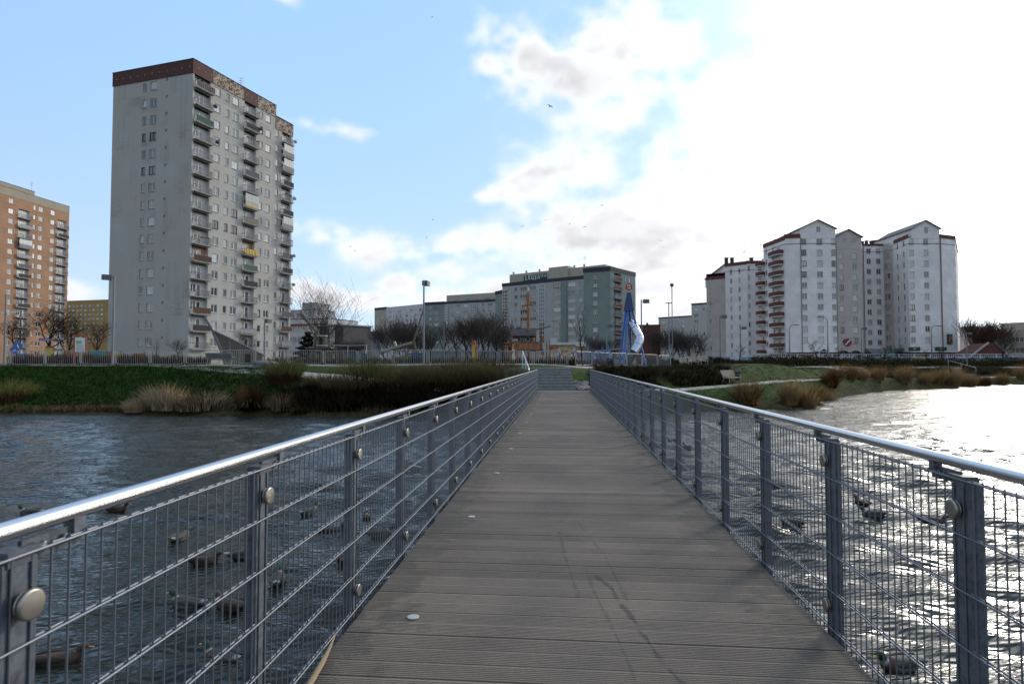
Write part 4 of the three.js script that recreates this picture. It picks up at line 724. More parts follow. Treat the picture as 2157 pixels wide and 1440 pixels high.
  const up = footprint(P(1636, 172), P(1690, 168), 10); for (let i = 0; i < 4; i++) face(b, up[i], up[(i + 1) % 4], 32.5, 36.4, [], paleWall, { name: 'roof_house' }); flatRoof(b, grow(up, 0.2), 36.4, brownTrim, 0.7, 'roof_trim');
  const up2 = footprint(P(1838, 176), P(1905, 170), 8); for (let i = 0; i < 4; i++) face(b, up2[i], up2[(i + 1) % 4], 32.5, 36.9, [], paleWall, { name: 'roof_house' }); flatRoof(b, grow(up2, 0.2), 36.9, brownTrim, 0.6, 'roof_trim');
  // rounded red-brown balconies on the receding side, small ones at the far end
  const F = frameOf(pts.a, pts.b), balShape = (len, out) => { const s = new THREE.Shape(); s.moveTo(-len / 2, 0); s.lineTo(-len / 2, out * 0.5); s.quadraticCurveTo(-len / 2 + 0.3, out, 0, out); s.quadraticCurveTo(len / 2 - 0.3, out, len / 2, out * 0.5); s.lineTo(len / 2, 0); s.closePath(); return s; };
  const balG = new THREE.ExtrudeGeometry(balShape(6.0, 1.7), { depth: 0.95, bevelEnabled: false, curveSegments: 8 }).rotateX(Math.PI / 2).translate(0, 1.0, 0), lipG = new THREE.ExtrudeGeometry(balShape(5.8, 1.6), { depth: 0.3, bevelEnabled: false, curveSegments: 8 }).rotateX(Math.PI / 2).translate(0, 0.05, 0);
  for (let k = 0; k < 11; k++) {
    for (const [s, sc] of [[7.4, 1], [-0.8, 0.55]]) {
      const g = new THREE.Group(); g.name = 'balcony'; g.position.set(pts.a[0] + F.e[0] * s - b.position.x, 30.2 - (s < 0 ? 1.6 : 0) - 2.74 * k + 0.0 - y0, pts.a[1] + F.e[1] * s - b.position.z); g.rotation.y = F.th; g.scale.set(sc, 1, 1); b.add(g);
      part('parapet', balG, brownTrim, g); part('slab', lipG, frameWhite, g); part('door', windowFrame(1.5, 1.9, 2, false), frameWhite, g, [0.6, 1.1, 0.06]); part('door_pane', paneGeo(1.5, 1.9), glassSet[k % 4 ? 4 : 1], g, [0.6, 1.1, 0.065]);
    }
    if (k > 0 && k < 10) part('end_balcony', boxes([[0.5, 0, 0, 1.1, 1.0, 2.6], [0.5, -0.55, 0, 1.2, 0.15, 2.7]]), brownTrim, b, [pts.j[0] + 0.1 - b.position.x, R0 - 2.4 - RS * (k - 1) - y0, pts.j[1] - 3 - b.position.z]);
  }
  for (const [A, B, s] of [[pts.b, pts.c, 3.9], [pts.d, pts.d2, 0.3], [pts.h, pts.i, 8.2], [pts.e2, pts.f, 0.2], [pts.i, pts.j, 0.25]]) { const Fd = frameOf(A, B); part('drainpipe', tube([V(0, 0, 0), V(0, 30, 0)], 0.09, 6), std([0.22, 0.13, 0.11], 0.7), b, [A[0] + Fd.e[0] * s + Fd.n[0] * 0.14 - b.position.x, 3.2, A[1] + Fd.e[1] * s + Fd.n[1] * 0.14 - b.position.z]); }
  // shop signs and canopies
  const greenSign = std([0.01, 0.075, 0.035], 0.6), F2 = frameOf(pts.h, pts.i), F3 = frameOf(pts.i, pts.j), onF = (A, Fr, s, y, d) => [A[0] + Fr.e[0] * s + Fr.n[0] * d - b.position.x, y - y0, A[1] + Fr.e[1] * s + Fr.n[1] * d - b.position.z];
  for (const s of [0.9, 7.6]) { const m = part('shop_sign', boxes([[0, 0, 0, 2.9, 1.0, 0.2]]), greenSign, b, onF(pts.h, F2, s, 5.0, 0.2), F2.th); part('sign_emblem', boxes([[0, 0.1, 0.11, 0.6, 0.14, 0.02], [0, -0.14, 0.11, 0.4, 0.1, 0.02]]), frameWhite, m); }
  { // green board with a red letter P
    const m = part('sign_board', boxes([[0, 0, 0, 2.0, 2.6, 0.14]]), greenSign, b, onF(pts.i, F3, 2.9, 7.6, 0.14), F3.th), font = await new FontLoader().loadAsync('fonts/droid/droid_sans_bold.typeface.json'), g = new TextGeometry('P', { font, size: 1.7, depth: 0.05, curveSegments: 5, bevelEnabled: false }); g.translate(-0.6, -0.85, 0.06); part('sign_letter', g, std([0.55, 0.12, 0.08], 0.6), m); part('sign_emblem', boxes([[0.35, -0.9, 0.08, 0.4, 0.3, 0.03]]), std([0.15, 0.4, 0.15], 0.6), m);
  }
  const F4 = frameOf(pts.d2, pts.e); { // round red and white emblem above the arches
    const p = onF(pts.d2, F4, 2.7, 6.9, 0.15), m = part('round_sign', turned(disc(1.05, 0.12, 28, 0.05), Math.PI / 2), std([0.22, 0.02, 0.025], 0.5), b, p, F4.th); part('sign_stripe', boxes([[0, 0, 0.13, 0.34, 1.9, 0.03, [0, 0, -0.75]]]), frameWhite, m);
  }
  for (const s of [1.7, 4.9]) part('arch', new THREE.TorusGeometry(1.5, 0.22, 6, 16, Math.PI), darkCap, b, onF(pts.d2, F4, s, 3.0, 0.1), F4.th);
  const F5 = frameOf(pts.e2, pts.f); part('glass_canopy', boxes([[0, 0, 1.6, 5.6, 0.1, 3.2, [0.42, 0, 0]], ...[-2.6, -1.3, 0, 1.3, 2.6].map((x) => [x, 0.06, 1.6, 0.1, 0.12, 3.2, [0.42, 0, 0]])]), std([0.25, 0.26, 0.27], 0.4), b, onF(pts.e2, F5, 2.9, 4.6, 0.2), F5.th);
  const F6 = frameOf(pts.g, pts.h); part('green_canopy', boxes([[0, 0, 1.7, 5.0, 0.12, 3.6, [0.5, 0, 0]]]), std([0.05, 0.16, 0.12], 0.5), b, onF(pts.g, F6, 3.2, 4.4, 0.1), F6.th);
  const F7 = frameOf(pts.c, pts.d); part('porch', boxes([[0, 1.1, 0.8, 2.6, 0.14, 1.8, [0.0, 0, 0]], [-0.66, 1.5, 0.8, 1.5, 0.1, 1.8, [0, 0, 0.5]], [0.66, 1.5, 0.8, 1.5, 0.1, 1.8, [0, 0, -0.5]], [-1.2, -0.6, 1.6, 0.14, 3.4, 0.14], [1.2, -0.6, 1.6, 0.14, 3.4, 0.14]]), frameWhite, b, onF(pts.c, F7, 4.8, 3.2, 0.1), F7.th);
  // lower wing behind, nearer the middle
  const wa = P(1490, 191), wb = P(1531, 187.2), wc = P(1530, 186), wd = P(1576, 181.5), we = P(1612, 181.2);
  const wing = thing('gabled_flats', 'lower pale wing of flats with a brown parapet behind the white gables', 'building', [wa[0], y0, wa[1]]);
  flatsWing(wing, wa, wb, y0, 27.9, [w(1.0, 1.6)], tanWall, { r0: 26.0, rows: 8, trim: 1.0 }); face(wing, wb, wc, y0, 31.4, [], paleWall);
  flatsWing(wing, wc, wd, y0, 31.4, [w(1.6, 2.2), w(4.2, 4.8)], paleWall, { r0: 29.6, rows: 10, trim: 1.0 }); flatsWing(wing, wd, we, y0, 31.6, [w(0.35, 0.95), w(3.3, 4.4)], paleWall, { r0: 30.2, rows: 10, trim: 0.9 });
  const wk = [we, P(1612, 196), P(1500, 222), wa]; for (let i = 0; i < 3; i++) face(wing, wk[i], wk[i + 1], y0, 30, [], paleWall); flatRoof(wing, [wa, wb, wc, wd, we, wk[1], wk[2]], 29.6, roofMat, 0.2);
  { const A = P(1488, 195), B = P(1533, 192), Fs = frameOf(A, B), sh = new THREE.Shape([[0, 26], [Fs.L, 26], [Fs.L, 33.4], [0, 28.6]].map(([x, y]) => new THREE.Vector2(x, y - y0))), g = new THREE.ExtrudeGeometry(sh, { depth: 7, bevelEnabled: false }); g.translate(0, 0, -7); part('attic_wall', g, paleWall, wing, [A[0] - wing.position.x, 0, A[1] - wing.position.z], Fs.th);
    const an = Math.atan2(4.8, Fs.L); part('roof_slope', boxes([[Fs.L / 2, 31.15 - y0, -3.3, Fs.L / Math.cos(an) + 0.5, 0.2, 8, [0, 0, an]]]), std([0.10, 0.105, 0.115], 0.8), wing, [A[0] - wing.position.x, 0, A[1] - wing.position.z], Fs.th); }
  for (const px of [1533, 1545, 1586]) { const [x, z] = P(px, 186); part('chimney', boxes([[0, -0.8, 0, 0.9, 2.4, 0.9], [0, 0.5, 0, 1.1, 0.2, 1.1]]), darkCap, wing, [x - wing.position.x, 33.6 - y0, z - wing.position.z]); }
}
{ // beige school and a brown-roofed house at the edge of the park
  const sch = slabBlock('school_building', 'low beige building with broad white framed windows near the lake end', atH(2078, 168), atH(2260, 150), 16, 0.8, 10.2, beigeWall, [[2.5, 5.0, { only: [0, 1] }], [6.2, 9.2, { only: [0, 1] }], [10.4, 13.2, { only: [0, 1] }], [14.4, 17.2, { only: [0, 1] }]], 7.6, 2, { cap: tanWall, capH: 0.4 });
  const up = footprint(atH(2110, 172), atH(2260, 158), 9); for (let i = 0; i < 4; i++) face(sch.b, up[i], up[(i + 1) % 4], 10.6, 12.4, [], beigeWall, { name: 'upper_storey' }); flatRoof(sch.b, grow(up, 0.3), 12.4, tanWall, 0.4);
  slabBlock('apartment_block', 'low tan block behind the brown treetops near the school', atH(2032, 190), atH(2098, 188), 14, 0.8, 12.4, tanWall, [], 8, 0, { cap: tanWall, capH: 0.5 });
  const [hx, hz] = atH(2062, 140), house = thing('small_house', 'small pavilion with a steep red brown roof by the white fence', 'building', [hx, 0.9, hz]);
  part('wall', boxes([[0, 0.9, 0, 9, 1.8, 6]]), offWhite, house); const s = new THREE.Shape([[-4.8, 1.6], [4.8, 1.6], [1.5, 5.0], [0.6, 5.0]].map((q) => new THREE.Vector2(...q))), g = new THREE.ExtrudeGeometry(s, { depth: 6.6, bevelEnabled: false }); g.translate(0, 0, -3.3); part('roof', g, brickRed, house);
  part('roof_edge', boxes([[-2.1, 3.4, 3.35, 5.6, 0.3, 0.3, [0, 0, 0.675]], [3.2, 3.4, 3.35, 4.9, 0.3, 0.3, [0, 0, -0.8]]]), frameGrey, house);
}
{ // white building with a red stripe and a dark glazed corner behind the big bare tree
  const A = atH(600, 142), B = atH(690, 138), F = frameOf(A, B), b = thing('office_building', 'white stepped building with a red stripe behind the big bare tree', 'building', [A[0], 0.9, A[1]]), ops = [];
  for (const k of [0, 1, 2]) for (let s = 0.6; s < 8.5; s += 1.5) ops.push({ s0: s, s1: s + 1.2, b: 3 + k * 3.1, t: 4.4 + k * 3.1, glass: k });
  face(b, A, B, 0.9, 11.6, ops, offWhite); shell(b, footprint(A, B, 12), 0.9, 11.6, offWhite, [0]);
  part('red_stripe', boxes([[F.L / 2, 0, 0, F.L + 0.1, 0.45, 0.16]]), std([0.22, 0.03, 0.025], 0.7), b, [0, 9.4, 0], F.th);
  const u1 = footprint(atH(600, 145), atH(660, 142), 8), u2 = footprint(atH(635, 146), atH(663, 145), 6); for (let i = 0; i < 4; i++) { face(b, u1[i], u1[(i + 1) % 4], 11.6, 14.0, i ? [] : [{ s0: 1, s1: 2.6, b: 12.2, t: 13.4, glass: 0 }, { s0: 3.4, s1: 5, b: 12.2, t: 13.4, glass: 0 }], offWhite, { name: 'setback_storey' }); face(b, u2[i], u2[(i + 1) % 4], 14, 15.9, [], offWhite, { name: 'roof_house' }); }
  flatRoof(b, footprint(A, B, 12), 11.6, roofMat, 0.2); flatRoof(b, u1, 14, roofMat, 0.15); flatRoof(b, u2, 15.9, roofMat, 0.15);
  const g0 = atH(668, 128), g1 = atH(722, 124), w = thing('glass_pavilion', 'dark glazed building corner with a white frame and green sign', 'building', [g0[0], 0.9, g0[1]]), Fg = frameOf(g0, g1), gp = footprint(g0, g1, 8);
  for (let i = 0; i < 4; i++) face(w, gp[i], gp[(i + 1) % 4], 0.9, 9.2, i ? [] : [{ s0: 3.6, s1: 5.0, b: 6.4, t: 8.6, glass: 2, bars: 1 }, { s0: 3.6, s1: 5.0, b: 4.2, t: 6.2, glass: 2, bars: 1 }], std([0.03, 0.03, 0.035], 0.6)); flatRoof(w, grow(gp, 0.3), 9.2, frameGrey, 0.3);
  part('corner_frame', boxes([[5.3, 4.3, 0.2, 0.14, 6, 0.14], [4.3, 7.9, 0.2, 2.1, 0.14, 0.14], [4.3, 5.3, 0.2, 2.1, 0.14, 0.14], [4.3, 2.9, 0.2, 2.1, 0.14, 0.14]]), frameWhite, w, [0, 0, 0], Fg.th); part('green_sign', boxes([[4.3, 4.1, 0.14, 1.8, 0.7, 0.06]]), std([0.02, 0.12, 0.06], 0.6), w, [0, 0, 0], Fg.th);
  slabBlock('storage_hall', 'long low blue grey hall with a brown roof edge behind the playground', atH(718, 152), atH(800, 150), 20, 0.9, 8.8, plaster([0.27, 0.29, 0.31], 0.6, 8), [], 4, 0, { cap: std([0.22, 0.15, 0.11], 0.9), capH: 0.5 });
  slabBlock('garage_row', 'long low white roofed shed behind the leafless shrubs', atH(902, 96), atH(1075, 94), 6, 0.9, 3.3, plaster([0.22, 0.235, 0.25], 0.8, 6), [], 4, 0, { cap: offWhite, capH: 0.3 });
}
// ================================================================ vegetation
const veg = (c, o = {}) => new THREE.MeshPhysicalMaterial({ color: C(...c), roughness: 1, specularIntensity: 0.15, ...o });
function blades({ n, h, hv = 0.3, rx, rz = rx, w, lean = 0.35, droop = 0.3, seed, cols, seg = 3, fan = 1 }) {
  const r = rng(seed), P = [], I = [], K = [], N = [];
  for (let k = 0; k < n; k++) {
    const a = r() * 6.283, q = Math.sqrt(r()), bx = Math.cos(a) * q * rx, bz = Math.sin(a) * q * rz, H = h * (1 - hv + 2 * hv * r()) * (1 - 0.35 * q * q), L = lean * (0.3 + r()) * (0.35 + q) * fan, la = a + (r() - 0.5) * 1.4, face = r() * 3.14, c = cols[Math.floor(r() * cols.length)], base = P.length / 3, dr = droop * r() * H;
    for (let s = 0; s <= seg; s++) {
      const t = s / seg, x = bx + Math.cos(la) * L * H * t * t + 0.05 * L * t, z = bz + Math.sin(la) * L * H * t * t, y = H * t - dr * t * t * t * L * 1.6, ww = w * (1 - t * 0.85) * 0.5, kx = Math.cos(face) * ww, kz = Math.sin(face) * ww, sh = 0.75 + 0.5 * r();
      P.push(x - kx, y, z - kz, x + kx, y, z + kz); const nx = Math.cos(a) * 0.6, nz = Math.sin(a) * 0.6; N.push(nx, 0.8, nz, nx, 0.8, nz);
      for (let e = 0; e < 2; e++) K.push(c[0] * sh, c[1] * sh, c[2] * sh);
    }
    for (let s = 0; s < seg; s++) { const b = base + s * 2; I.push(b, b + 1, b + 2, b + 1, b + 3, b + 2); }
  }
  return geom(P, N, null, I, K);
}
const bladeMat = new THREE.MeshPhysicalMaterial({ vertexColors: true, roughness: 1, specularIntensity: 0.15 });
// a bare tree: trunk with limbs, crown of fine twigs
function bareTree(seed, { h, r0, fork = 0.3, up = 0.55, spread = 1, kids = [5, 5, 4, 4], shrink = 0.62, stems = 1, twig = 0.014 }) {
  const r = rng(seed), limbs = [], twigs = [];
  const grow = (p, d, len, rad, lv) => {
    const pts = [p.clone()], rads = [rad], n = lv < 2 ? 4 : 2, dir = d.clone();
    for (let i = 1; i <= n; i++) { dir.x += (r() - 0.5) * 0.32; dir.z += (r() - 0.5) * 0.32; dir.y += (r() - 0.5) * 0.2 + 0.05 * up; dir.normalize(); pts.push(pts[i - 1].clone().addScaledVector(dir, len / n)); rads.push(Math.max(rad * (1 - 0.62 * i / n), twig * 0.45)); }
    (lv < 2 ? limbs : twigs).push(tube(pts, rads, lv === 0 ? 7 : lv === 1 ? 5 : 3, false));
    if (lv >= kids.length) return;
    for (let k = 0; k < kids[lv]; k++) {
      const t = lv === 0 ? fork + (1 - fork) * (k + 0.6) / kids[lv] : 0.25 + 0.75 * (k + r() * 0.6) / kids[lv], f = t * n, i = Math.min(Math.floor(f), n - 1), q = pts[i].clone().lerp(pts[i + 1], f - i), a = k * 2.4 + r() * 1.2;
      const side = V(Math.cos(a), 0, Math.sin(a)), nd = dir.clone().multiplyScalar(0.55).addScaledVector(side, (0.55 + 0.4 * r()) * spread); nd.y += up * (0.35 + 0.5 * r()); nd.normalize();
      grow(q, nd, len * (lv === 0 ? shrink * (1.25 - 0.6 * t) : shrink * (0.8 + 0.4 * r())), Math.max(rads[i] * 0.55, twig * 0.6), lv + 1);
    }
  };
  for (let s = 0; s < stems; s++) grow(V((r() - 0.5) * 0.2 * (stems - 1), -0.05, (r() - 0.5) * 0.2 * (stems - 1)), V((r() - 0.5) * 0.5 * (stems - 1), 1, (r() - 0.5) * 0.5 * (stems - 1)).normalize(), h * 0.56, r0, 0);
  return { trunk: merge(limbs), crown: merge(twigs) };
}
const barkDark = veg([0.035, 0.028, 0.024]), twigDark = veg([0.08, 0.066, 0.058]), twigRed = veg([0.075, 0.042, 0.028]);
function plantTree(name, t, pos, turn, scale, label, group, mats = [barkDark, twigDark]) {
  const o = thing(name, label, 'tree', pos, turn, group); part('trunk', t.trunk, mats[0], o); part('crown', t.crown, mats[1], o); o.scale.set(...(Array.isArray(scale) ? scale : [scale, scale, scale])); return o;
}
const fanTree = bareTree(3, { h: 9, r0: 0.2, fork: 0.12, up: 0.75, spread: 0.85, kids: [9, 5, 4, 2], shrink: 0.86, twig: 0.022 });
const roundTree = bareTree(11, { h: 9, r0: 0.19, fork: 0.3, up: 0.45, spread: 1.05, kids: [7, 6, 4, 3], shrink: 0.62, twig: 0.026 });
const roundTree2 = bareTree(29, { h: 9, r0: 0.17, fork: 0.25, up: 0.6, spread: 0.85, kids: [7, 6, 4, 3], shrink: 0.62, twig: 0.026 });
const slimTree = bareTree(17, { h: 8, r0: 0.075, fork: 0.3, up: 0.9, spread: 0.55, kids: [9, 4, 3], shrink: 0.42, twig: 0.014 });
const streetTree = bareTree(23, { h: 5, r0: 0.07, fork: 0.5, up: 0.35, spread: 1.0, kids: [7, 5, 4], shrink: 0.42, twig: 0.022 });
const thicket = bareTree(41, { h: 6, r0: 0.07, fork: 0.1, up: 0.8, spread: 0.7, kids: [6, 5, 4, 2], shrink: 0.7, stems: 4, twig: 0.03 });
{
  const T = (px, D, t, sc, turn, label, group, name = 'bare_tree', mats) => plantTree(name, t, grounded(px, D, -0.05), turn, sc, label, group, mats);
  T(678, 62, fanTree, [0.8, 0.72, 0.8], 0.4, 'big leafless tree with a wide fan of branches beside the grey tower');
  T(95, 100, roundTree, 1.35, 1, 'broad leafless tree in front of the orange tower', null, 'bare_tree', [barkDark, twigRed]); T(35, 112, roundTree2, 1.15, 2.3, 'reddish leafless tree at the foot of the orange tower', null, 'bare_tree', [barkDark, twigRed]); T(140, 92, roundTree2, 1.0, 4.3, 'leafless tree leaning between the orange and grey towers', null, 'bare_tree', [barkDark, twigRed]);
  T(205, 70, roundTree, 0.72, 3, 'leafless tree beside the windowless edge of the grey tower', null, 'bare_tree', [barkDark, twigRed]);
  T(331, 78, slimTree, 0.62, 1, 'small leafless sapling before the shaded wall of the grey tower'); T(377, 72, roundTree2, 0.42, 2, 'small bushy leafless tree at the corner of the grey tower');
  T(524, 64, roundTree, 0.46, 5, 'crooked leafless tree before the balconies of the grey tower');
  T(745, 58, thicket, 0.45, 0.3, 'leafless shrub behind the wooden climbing frame');
  let k = 0; for (const [px, D, t, sc] of [[822, 96, thicket, 1.15], [852, 92, thicket, 1.25], [885, 98, thicket, 0.9], [905, 84, roundTree2, 0.75], [932, 92, roundTree, 0.86], [962, 80, roundTree2, 0.78], [985, 88, roundTree, 0.85], [1008, 78, thicket, 1.15], [1022, 86, roundTree2, 0.9], [1046, 82, roundTree2, 0.95], [1062, 90, thicket, 1.1]]) T(px, D, t, sc, k++ * 1.7, 'dark leafless tree in the thicket before the grey and green blocks', 'leafless trees in the thicket');
  T(1227, 41, slimTree, 0.72, 0.6, 'tall slender leafless tree beside the promenade near the steps'); T(1025, 64, slimTree, 0.95, 2.2, 'tall thin leafless tree rising above the thicket');
  T(1292, 82, roundTree, 0.5, 1.4, 'leafless tree before the sea green end block');
  k = 0; for (const [px, D, sc] of [[1245, 90, 0.85], [1262, 84, 0.6], [1385, 110, 1.0], [1405, 104, 1.05], [1432, 108, 0.95], [1455, 100, 0.9], [1478, 112, 0.8]]) T(px, D, k % 2 ? thicket : roundTree2, sc * (k % 2 ? 1.1 : 0.72), k++ * 2.1, 'dark leafless bush growing before the far blue grey blocks', 'leafless bushes before the far blocks');
  k = 0; for (const [px, D] of [[1558, 76], [1646, 72], [1720, 78], [1768, 84], [1862, 88], [1891, 90], [1953, 94], [1988, 96]]) T(px, D, streetTree, 0.86 + 0.1 * (k % 3), k++ * 1.3, 'small pruned leafless street tree beside the lakeside promenade', 'street trees beside the promenade');
  T(2112, 104, roundTree, 0.72, 0.5, 'spreading leafless tree before the beige school'); T(2062, 150, thicket, 2.0, 1.1, 'dense brown treetop beside the low tan block', null, 'bare_tree', [barkDark, twigRed]); T(2088, 155, thicket, 1.7, 2.4, 'brown bushy leafless tree between the tan block and the school', null, 'bare_tree', [barkDark, twigRed]);
  // dark conifer behind the climbing frame
  const r = rng(6), P = [], I = [], N = []; for (let q = 0; q < 5200; q++) { const t = Math.pow(r(), 0.7), y = 0.3 + 4.2 * (1 - t), R = (0.25 + 1.75 * t) * (0.8 + 0.3 * Math.sin(y * 9)), a = r() * 6.283, d = R * Math.sqrt(0.35 + 0.65 * r()), x = Math.cos(a) * d, z = Math.sin(a) * d, b = P.length / 3; for (let e = 0; e < 3; e++) { P.push(x + (r() - 0.5) * 0.26, y + (r() - 0.6) * 0.22, z + (r() - 0.5) * 0.26); N.push(Math.cos(a) * 0.8, 0.5, Math.sin(a) * 0.8); } I.push(b, b + 1, b + 2); }
  const con = thing('conifer', 'dark evergreen conifer behind the big bare tree', 'tree', grounded(648, 80, 0), 0); part('crown', geom(P, N, null, I), veg([0.012, 0.018, 0.012]), con); part('trunk', tube([V(0, -0.1, 0), V(0, 4, 0)], [0.14, 0.03], 6), barkDark, con); con.scale.set(1.25, 0.98, 1.25);
}
// willow bushes: red-brown rods with yellow-green young tips
function willow(seed, n, h, rx, rz) {
  const r = rng(seed), rods = [], tips = [];
  for (let k = 0; k < n; k++) {
    const a = r() * 6.283, q = Math.sqrt(r()), x = Math.cos(a) * q * rx, z = Math.sin(a) * q * rz, H = h * (0.62 + 0.5 * r()) * (1 - 0.3 * q * q), lx = Math.cos(a) * q * 0.45 * H + (r() - 0.5) * 0.3, lz = Math.sin(a) * q * 0.45 * H + (r() - 0.5) * 0.3, p = (t) => V(x + lx * t * t, H * t, z + lz * t * t), cut = 0.52 + 0.25 * r();
    rods.push(tube([p(0), p(cut * 0.5), p(cut)], [0.013, 0.011, 0.009], 3, false));
    for (let b = 0; b < 2; b++) { const s = p(cut * (0.75 + 0.25 * b / 2)), e = p(1).add(V((r() - 0.5) * 0.35, (r() - 0.5) * 0.25, (r() - 0.5) * 0.35)); tips.push(tube([s, s.clone().lerp(e, 0.5).add(V(0, 0.05, 0)), e], [0.009, 0.008, 0.004], 3, false)); }
  }
  return [merge(rods), merge(tips)];
}
{
  const kinds = [willow(2, 300, 1.9, 1.1, 0.8), willow(5, 300, 1.95, 1.4, 0.9), willow(9, 260, 1.7, 1.2, 0.9)], rodM = veg([0.052, 0.022, 0.014]), tipM = veg([0.12, 0.125, 0.04]), rodD = veg([0.065, 0.026, 0.016]), tipD = veg([0.115, 0.095, 0.045]);
  const put = (px, D, k, sc, label, group, dark) => { const o = thing('willow_bush', label, 'bush', grounded(px, D, -0.05), px * 0.37, group); part('rod_cluster', kinds[k][0], dark ? rodD : rodM, o); part('tip_cluster', kinds[k][1], dark ? tipD : tipM, o); o.scale.set(sc[0], sc[1] * (dark ? 0.64 : 0.85), sc[2] || sc[0]); };
  put(598, 34.6, 0, [0.92, 0.92], 'willow bush with green tips and red rods beside the reeds'); put(772, 33.4, 1, [0.95, 1.05], 'willow bush with yellow green tips in the middle of the bank');
  let k = 0; for (const [px, D, s] of [[690, 33.4, .8], [730, 32.6, .85], [830, 32.6, 1.0], [880, 32.8, 1.05], [925, 32.6, 1.1], [965, 32.8, 1.2], [1000, 32.6, 1.15], [1035, 32.8, 1.15], [1062, 33, 1.0], [905, 34.6, .95], [985, 34.8, .95], [1045, 34.6, .9], [860, 34.6, .8]]) put(px, D, k++ % 3, [s * 1.05, s], 'dark red willow thicket filling the bank beside the steps', 'willow thicket on the bank', true);
  put(12, 33.6, 1, [1.05, 0.82], 'low rounded willow bush on the lawn edge near the water');
}
// reeds and ornamental grasses, each clump its own plant
{
  const straw = [[0.30, 0.215, 0.12], [0.24, 0.17, 0.095], [0.36, 0.27, 0.16], [0.18, 0.125, 0.07]], rust = [[0.31, 0.17, 0.07], [0.24, 0.13, 0.055], [0.37, 0.22, 0.10], [0.17, 0.11, 0.045], [0.13, 0.12, 0.04]];
  const reedG = [0, 1, 2].map((k) => blades({ n: 1500, h: 1.5, rx: 1.0, rz: 0.7, w: 0.022, lean: 0.4, droop: 0.9, seed: 60 + k, cols: straw })), rustG = [0, 1, 2].map((k) => blades({ n: 1500, h: 1.7, rx: 0.5, w: 0.024, lean: 0.55, droop: 0.9, seed: 70 + k, cols: rust }));
  const clump = (name, px, D, g, sc, label, group) => { const m = shadows(new THREE.Mesh(g, bladeMat)); m.name = numbered(name); m.position.set(...grounded(px, D, -0.06)); m.rotation.y = px * 0.7; m.scale.set(...sc); tag(m, label, 'grass clump', group); scene.add(m); };
  clump('reed_clump', 345, 32.7, reedG[0], [1.55, 0.92, 1.0], 'tallest tan reed clump at the edge of the green lawn'); clump('reed_clump', 432, 32.2, reedG[1], [1.25, 0.72, 0.9], 'low tan reed clump joined to the tallest reeds'); clump('reed_clump', 528, 31.7, reedG[2], [1.15, 0.92, 0.9], 'tan reed clump below the green tipped willow'); clump('reed_clump', 598, 31.4, reedG[1], [0.7, 0.62, 0.7], 'thin sparse reed tuft next to the dark willow thicket'); clump('reed_clump', 635, 31.1, reedG[0], [0.5, 0.42, 0.6], 'small low reed tuft at the foot of the willow thicket');
  clump('reed_clump', 290, 32.4, reedG[2], [0.8, 0.5, 0.8], 'short broken reeds beside the tallest reed clump');
  clump('grass_clump', 1575, 35.9, rustG[0], [1.1, 0.95, 1], 'rust brown grass clump alone on the near point of the shore');
  clump('grass_clump', 1663, 36.6, rustG[1], [0.85, 0.95, 0.85], 'rust brown grass clump on the point with green at its foot'); clump('grass_clump', 1697, 36.9, rustG[2], [0.85, 0.9, 0.85], 'rust brown grass clump at the very tip of the shore point');
  let k = 0; for (const [px, D, s] of [[1718, 40.5, .85], [1735, 43.5, .9], [1748, 47, 1], [1763, 50, 1], [1790, 54, 1.05], [1815, 56.5, .95], [1850, 59.5, 1.05], [1905, 62.5, 1.3], [1950, 64.5, 1.05], [1975, 65.8, 1.2], [2003, 66.5, 1.55], [2040, 69, 1.3], [2070, 71.5, 1.25], [2112, 74.5, 1.15], [2156, 78, 1.4]]) clump('grass_clump', px, D, rustG[k++ % 3], [s * 0.9, s * 0.85, s * 0.9], 'rust brown ornamental grass clump in the row along the curved shore', 'ornamental grasses along the curved shore');
  // low straw along the waterline and dark shrubs on the banks: nobody could count these
  const tuft = blades({ n: 16, h: 0.5, rx: 0.2, w: 0.03, lean: 0.7, droop: 0.8, seed: 5, cols: [[0.14, 0.10, 0.06], [0.10, 0.075, 0.04], [0.17, 0.125, 0.07]] }), r = rng(21), M = new THREE.Matrix4(), q4 = new THREE.Quaternion(), Yx = V(0, 1, 0);
  const scatter = (name, label, category, g, mat, places) => { const im = shadows(new THREE.InstancedMesh(g, mat, places.length)); im.name = name; places.forEach(([x, y, z, s], i) => { q4.setFromAxisAngle(Yx, r() * 6.28); im.setMatrixAt(i, M.compose(V(x, y, z), q4, V(s, s, s))); }); im.userData = { kind: 'stuff', label, category }; scene.add(im); };
  const strip = []; for (let i = 0; i < 1500; i++) { const px = -120 + r() * 1200, D = 31.9 - Math.max(0, px - 300) * 0.0027 + 0.2 + r() * r() * 1.3, [x, z] = atH(px, D); if (ground(x, z) > WATER - 0.05) strip.push([x, ground(x, z) - 0.04, z, 0.28 + r() * 0.4]); }
  scatter('shore_straw', 'dead straw and low dry growth along the waterline', 'dry grass', tuft, bladeMat, strip);
  const heath = blades({ n: 26, h: 0.55, rx: 0.3, w: 0.03, lean: 0.8, droop: 0.3, seed: 8, cols: [[0.035, 0.026, 0.018], [0.05, 0.036, 0.022], [0.028, 0.03, 0.014]] }), hp = [];
  const patch = (px0, px1, d0, d1, n, s0 = 0.7) => { for (let i = 0; i < n; i++) { const px = px0 + (px1 - px0) * r(), t = r(), D = d0(px) + (d1(px) - d0(px)) * t, [x, z] = atH(px, D); if (n2(x * 0.6, z * 0.6) > -0.55) hp.push([x, ground(x, z) - 0.05, z, s0 + r() * 0.6]); } };
  const lin = (a, b, p0, p1) => (px) => a + (b - a) * clamp((px - p0) / (p1 - p0));
